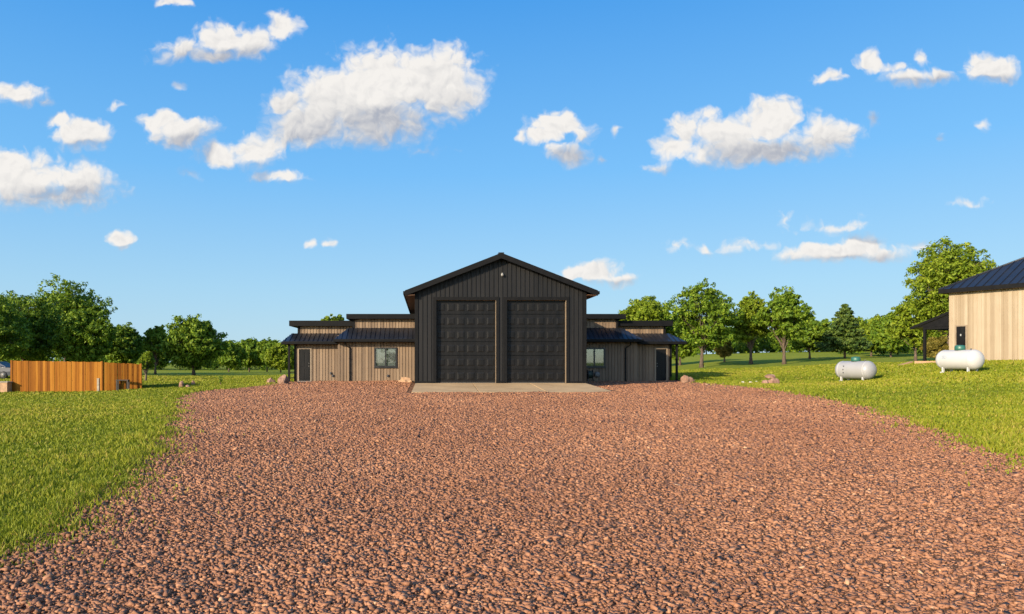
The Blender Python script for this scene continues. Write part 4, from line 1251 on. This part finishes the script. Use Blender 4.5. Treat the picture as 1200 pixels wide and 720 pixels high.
# woods on the far side of the road behind the viewer (seen only in the window glass)
def back_wood():
    rn = np.random.default_rng(9)
    cen, rad = [], []
    for k in range(26):
        x = rn.uniform(-10, 60); y = -rn.uniform(60, 80); h = rn.uniform(7, 11); g = tz(x, y)
        d = rn.normal(size=(60, 3)); d /= np.linalg.norm(d, axis=1)[:, None]
        cen.append(np.array([x, y, g + h * .5]) + d * np.array([h * .4, h * .4, h * .48]) * rn.uniform(.5, .95, 60)[:, None]); rad.append(np.full(60, h * .11))
    cen = np.concatenate(cen); rad = np.concatenate(rad)
    v = leaves_at(cen, rad, 8, .8, rn); n = len(v) // 4
    me = np_mesh('woodland', v, np.arange(n * 4), 4, M['leaf_green'], np.repeat(np.clip(rn.normal(.45, .2, n), 0, 1), 4))
    o = bpy.data.objects.new('woodland', me); COL.objects.link(o); tag(o, 'green woodland reflected in the right annex window', 'woodland', kind='stuff')
back_wood()

# small plants
def plant(px, py, hpx, wpx, leaf, label, grp, seed, n=90, Yfix=None):
    p = on_ground(px, py) if Yfix is None else P(px, py, Yfix)
    p.z = tz(p.x, p.y)
    rn = np.random.default_rng(seed); s = p.y / F; h, w = hpx * s, wpx * s
    T = thing('small_plant', label, 'plant', tuple(p), grp)
    m = MB(); tips = []
    for k in range(6):
        a = rn.uniform(0, 6.28); q = p + Vector((math.cos(a) * w * .35 * rn.random(), math.sin(a) * w * .35 * rn.random(), h * rn.uniform(.6, .95)))
        m.tube([p - Z3 * .03, p.lerp(q, .5) + Z3 * .03 * h, q], [.012, .009, .004], 5, cap=False); tips += [q, p.lerp(q, .65)]
    m.build('stem', M['bark'], T)
    cen = np.array([tuple(q - p) for q in tips])
    v = leaves_at(cen, np.full(len(cen), w * .3), n // len(cen) + 1, .11, rn); nn = len(v) // 4
    me = np_mesh('foliage', v, np.arange(nn * 4), 4, M[leaf], np.repeat(np.clip(rn.normal(.5, .2, nn), 0, 1), 4))
    o = bpy.data.objects.new('foliage', me); COL.objects.link(o); o.parent = T
plant(258.5, 452.5, 12, 5, 'leaf_dark', 'thin young sapling alone on the left lawn right of the rock cluster', None, 61)
plant(787, 449, 5, 6, 'leaf_green', 'small green plant at the corner of the right annex door', 'plants by the right porch', 62, 120, 46.6)
plant(798.5, 449, 6, 7, 'leaf_green', 'small green plant between the right porch post and the boulder', 'plants by the right porch', 63, 120, 46.2)

# ------------------------------------------------------------------ sky with clouds, sun, camera
W = bpy.data.worlds.new('World'); scene.world = W; W.use_nodes = True
t = NT(W.node_tree); bg = t.n['Background']; out = t.n['World Output']
sky = t.node('ShaderNodeTexSky', sky_type='NISHITA'); sky.sun_disc = False
sky.sun_elevation = SUN_EL; sky.sun_rotation = SUN_AZ; sky.altitude = 300; sky.air_density = 1.0; sky.dust_density = .6; sky.ozone_density = 3.0
SKY_STRENGTH = .15
geo = t.node('ShaderNodeTexCoord').outputs['Generated']
sp = t.node('ShaderNodeSeparateXYZ'); t.link(geo, sp.inputs[0])
K = 1 / (SKY_STRENGTH * 2 ** EXPOSURE)
clear = t.ramp(t.math('MAXIMUM', sp.outputs['Z'], 0.0), [(0.0, (.47, .67, .79)), (.10, (.36, .63, .85)), (.25, (.175, .50, .91)), (.45, (.060, .335, .82)), (.8, (.04, .24, .70)), (1.0, (.035, .20, .62))])
clear = t.vmath('SCALE', clear); clear.node.inputs['Scale'].default_value = K
skyc = t.mix(t.mrange(sp.outputs['Y'], -.45, .2, .0, .94, True), sky.outputs[0], clear)
bg.inputs['Strength'].default_value = SKY_STRENGTH
t.link(skyc, bg.inputs['Color'])

# clouds: each is a lump or two at a compass bearing / elevation (tangents), listed as (col, row, half-width, half-height, weight) in the photo's angular scale
CLOUDS = {
 'a': [(30,212,60,34,1),(92,218,44,30,1),(60,228,80,20,.9),(10,192,34,20,.9),(20,112,32,17,.9),(52,120,14,10,.7),(96,158,36,21,.95),(66,141,18,11,.8),
       (143,280,17,11,.9),(137,122,10,8,.7),(207,100,9,6,.55),(205,3,24,9,.8),(214,62,40,15,.85),(262,46,38,22,.9),(300,52,32,22,.9),(330,30,20,19,.9),(250,66,46,13,.85),(188,54,16,10,.6),
       (186,141,26,15,.95),(212,156,40,23,1),(252,182,32,16,.85),(300,178,36,20,.92),(326,207,30,10,.8),(224,204,16,9,.75),(363,286,10,7,.7),(386,286,11,7,.7)],
 'b': [(455,98,80,46,1.05),(518,98,52,46,1.05),(392,120,64,42,1.15),(362,148,54,28,1.15),(440,140,86,36,1.1),(338,122,30,20,1.0),(545,112,24,20,.8),(500,178,16,6,.5),(528,176,14,5,.45)],
 'c': [(656,146,34,17,.95),(640,160,30,11,.8),(666,181,30,15,1),(684,158,15,11,.85),(720,154,9,9,.65),(609,160,8,8,.6),(708,187,9,6,.6),(655,132,16,9,.7),
       (905,142,42,28,1),(850,158,52,24,1),(800,152,24,22,.95),(962,160,52,24,1),(890,176,100,20,1.05),(770,196,20,8,.75),(786,172,24,15,.85),(830,135,20,12,.7),
       (697,321,40,15,1),(720,327,36,9,.9),(672,322,22,10,.9),(795,289,20,9,.7),(832,293,12,7,.6),(878,290,30,9,.75)],
 'd': [(968,89,22,11,.85),(1020,72,18,13,.85),(1062,93,32,10,.85),(1102,93,27,10,.85),(1160,83,40,17,.95),(1148,70,18,10,.8),(1080,72,14,8,.6),(1050,80,20,8,.6),
       (1027,141,11,8,.7),(1107,160,9,8,.65),(1150,150,9,8,.6),(985,298,76,13,1),(1010,289,30,16,1),(955,294,28,11,.9),(1035,300,26,9,.9),
       (975,265,48,8,.55),(1135,236,22,7,.55),(1075,287,20,8,.6),(921,256,10,10,.6),(1005,263,14,10,.6)],
}
# the whole of each cloud as one coarse shape, for its lit top and shaded base
WHOLE = {
 'a': [(62,212,78,40),(20,112,34,20),(97,158,38,24),(143,280,20,14),(262,50,90,34),(206,150,48,34),(298,184,52,32),(205,2,26,12),(326,206,34,14),(373,286,28,12)],
 'b': [(440,116,134,66)],
 'c': [(655,168,46,44),(900,158,122,46),(700,322,56,20),(850,290,76,16),(800,185,40,26)],
 'd': [(968,89,26,16),(1060,85,66,24),(1160,82,46,22),(985,294,86,22),(1020,264,60,14),(1135,236,26,12),(1130,148,40,14)],
}
BOX = {'a': (-80, -30, 420, 315), 'b': (300, 25, 590, 215), 'c': (585, 90, 1035, 350), 'd': (900, 30, 1280, 330)}
# 'b' overlaps 'a' and 'c' overlaps 'd': regions are summed by max

def cloud_group(key):
    g = bpy.data.node_groups.new('cloud_lumps_' + key, 'ShaderNodeTree')
    g.interface.new_socket('P', in_out='INPUT', socket_type='NodeSocketVector')
    g.interface.new_socket('D', in_out='OUTPUT', socket_type='NodeSocketFloat')
    g.interface.new_socket('S', in_out='OUTPUT', socket_type='NodeSocketFloat')
    t = NT(g); gi = t.node('NodeGroupInput'); go = t.node('NodeGroupOutput')
    last = None; soft = None
    for cx, cy, rx, ry, w in CLOUDS[key]:
        if w < .8: w *= .74
        rx *= 1.22; ry *= 1.22
        q = t.vmath('MULTIPLY_ADD', gi.outputs[0], (100 / rx, 100 / ry, 0), (-cx / rx, -cy / ry, 0))
        l = t.vmath('LENGTH', q)
        v = t.math('MULTIPLY_ADD', l, -w, w)
        if last is None: last = v
        else:
            n = t.node('ShaderNodeMath', operation='SMOOTH_MAX'); t.link(last, n.inputs[0]); t.link(v, n.inputs[1]); n.inputs[2].default_value = .18; last = n.outputs[0]
    for cx, cy, rx, ry in WHOLE[key]:
        v = t.math('SUBTRACT', 1.0, t.vmath('LENGTH', t.vmath('MULTIPLY_ADD', gi.outputs[0], (100 / rx, 100 / ry, 0), (-cx / rx, -cy / ry, 0))))
        soft = v if soft is None else t.math('MAXIMUM', soft, v)
    t.link(last, go.inputs[0]); t.link(soft, go.inputs[1])
    return g

yy = t.math('MAXIMUM', sp.outputs['Y'], .05)
U = t.math('MULTIPLY_ADD', t.math('DIVIDE', sp.outputs['X'], yy), F / 100, CX / 100)
V = t.math('MULTIPLY_ADD', t.math('DIVIDE', sp.outputs['Z'], yy), -F / 100, HY / 100)
cb = t.node('ShaderNodeCombineXYZ'); t.link(U, cb.inputs[0]); t.link(V, cb.inputs[1])
p0 = cb.outputs[0]
front = t.math('GREATER_THAN', sp.outputs['Y'], .1)
def warped(p):
    """domain warp: large billows plus fine wisps"""
    a = t.noise(p, 2.6, 3, .55, out='Color', dim='2D'); a = t.vmath('SUBTRACT', a, (.5, .5, .5))
    return t.vmath('MULTIPLY_ADD', a, (.30, .22, 0), p)
pw = warped(p0)
def billow(p):
    a = t.noise(p, 2.9, 7, .60, dim='2D')
    vz = t.node('ShaderNodeTexVoronoi', feature='F1', voronoi_dimensions='2D'); vz.inputs['Scale'].default_value = 5.0; vz.inputs['Detail'].default_value = 2.0; vz.inputs['Roughness'].default_value = .55
    t.link(p, vz.inputs['Vector'])
    return t.math('ADD', t.math('MULTIPLY', t.math('SUBTRACT', a, .5), .8), t.math('MULTIPLY', t.math('SUBTRACT', .45, vz.outputs['Distance']), .30))
nb0 = billow(pw)
ps = t.vmath('ADD', pw, (-.035, -.055, 0))       # a step towards the sun side (up and to the left)
nb1 = billow(ps)
pl = t.vmath('MULTIPLY_ADD', t.vmath('SUBTRACT', pw, p0), (.45, .45, 0), p0)
pu = t.vmath('ADD', pl, (-.05, -.13, 0))         # a larger step upward
last_sh = bg.outputs[0]
for key in 'acdb':
    g = cloud_group(key)
    def ev(p):
        n = t.node('ShaderNodeGroup'); n.node_tree = g; t.link(p, n.inputs[0]); return n.outputs
    x0, y0, x1, y1 = [v / 100 for v in BOX[key]]
    inb = t.math('MULTIPLY', t.math('MULTIPLY', t.math('GREATER_THAN', U, x0), t.math('LESS_THAN', U, x1)), t.math('MULTIPLY', t.math('GREATER_THAN', V, y0), t.math('LESS_THAN', V, y1)))
    inb = t.math('MULTIPLY', inb, front)
    d0, s0, su = ev(pw)[0], ev(pl)[1], ev(pu)[1]
    body = t.math('ADD', d0, t.math('MULTIPLY', nb0, 1.0))
    lee = t.math('SUBTRACT', su, s0)                       # > 0 on the side away from the sun
    alpha = t.mrange(body, -.05, t.mrange(lee, -.16, .18, .42, .74), 0, .985, True)
    alpha = t.math('MULTIPLY', alpha, t.mrange(d0, -.12, .35, .55, 1.0, True))
    relief = t.math('MULTIPLY', t.math('SUBTRACT', nb0, nb1), .75)
    shade = t.math('ADD', t.mrange(lee, -.20, .25, .98, .40, True), relief)
    shade = t.math('ADD', shade, t.mrange(body, .1, .7, .04, -.03))
    col = t.ramp(t.math('MULTIPLY', shade, 1.0, clamp=True), [(0.0, (.36, .41, .52)), (.35, (.52, .54, .60)), (.72, (.84, .82, .80)), (1.0, (1.0, .965, .92))])
    em = t.node('ShaderNodeBackground'); t.link(col, em.inputs['Color']); em.inputs['Strength'].default_value = .93 / 2 ** EXPOSURE
    mix_in = t.node('ShaderNodeMixShader'); t.link(alpha, mix_in.inputs[0]); t.link(last_sh, mix_in.inputs[1]); t.link(em.outputs[0], mix_in.inputs[2])
    sel = t.node('ShaderNodeMixShader'); t.link(inb, sel.inputs[0]); t.link(last_sh, sel.inputs[1]); t.link(mix_in.outputs[0], sel.inputs[2])
    last_sh = sel.outputs[0]
t.link(last_sh, out.inputs['Surface'])

sun = bpy.data.lights.new('sun', 'SUN'); sun.energy = 4.4; sun.angle = R(.6); sun.color = (1.0, .83, .60)
so = bpy.data.objects.new('sun', sun); COL.objects.link(so); so.location = (-30, -30, 40)
so.rotation_euler = (-SUN_DIR).to_track_quat('-Z', 'Y').to_euler()

cam = bpy.data.cameras.new('camera'); co = bpy.data.objects.new('camera', cam); COL.objects.link(co)
co.location = (0, 0, EYE); co.rotation_euler = (R(90), 0, 0)
cam.sensor_width = 36; cam.lens = F / 1200 * 36
cam.shift_x = (600 - CX) / 1200; cam.shift_y = (HY - 360) / 1200
cam.clip_start = .1; cam.clip_end = 6000
scene.camera = co

scene.render.engine = 'CYCLES'
scene.view_settings.view_transform = 'Standard'; scene.view_settings.look = 'None'
scene.view_settings.exposure = EXPOSURE; scene.view_settings.gamma = 1.0
try: scene.view_settings.use_curve_mapping = False
except Exception: pass
scene.cycles.use_denoising = True
scene.cycles.denoising_input_passes = 'RGB_ALBEDO_NORMAL'; scene.cycles.denoising_prefilter = 'ACCURATE'
try: scene.cycles.denoising_quality = 'HIGH'
except Exception: pass
scene.cycles.max_bounces = 6; scene.cycles.transparent_max_bounces = 12
scene.cycles.sample_clamp_indirect = 3
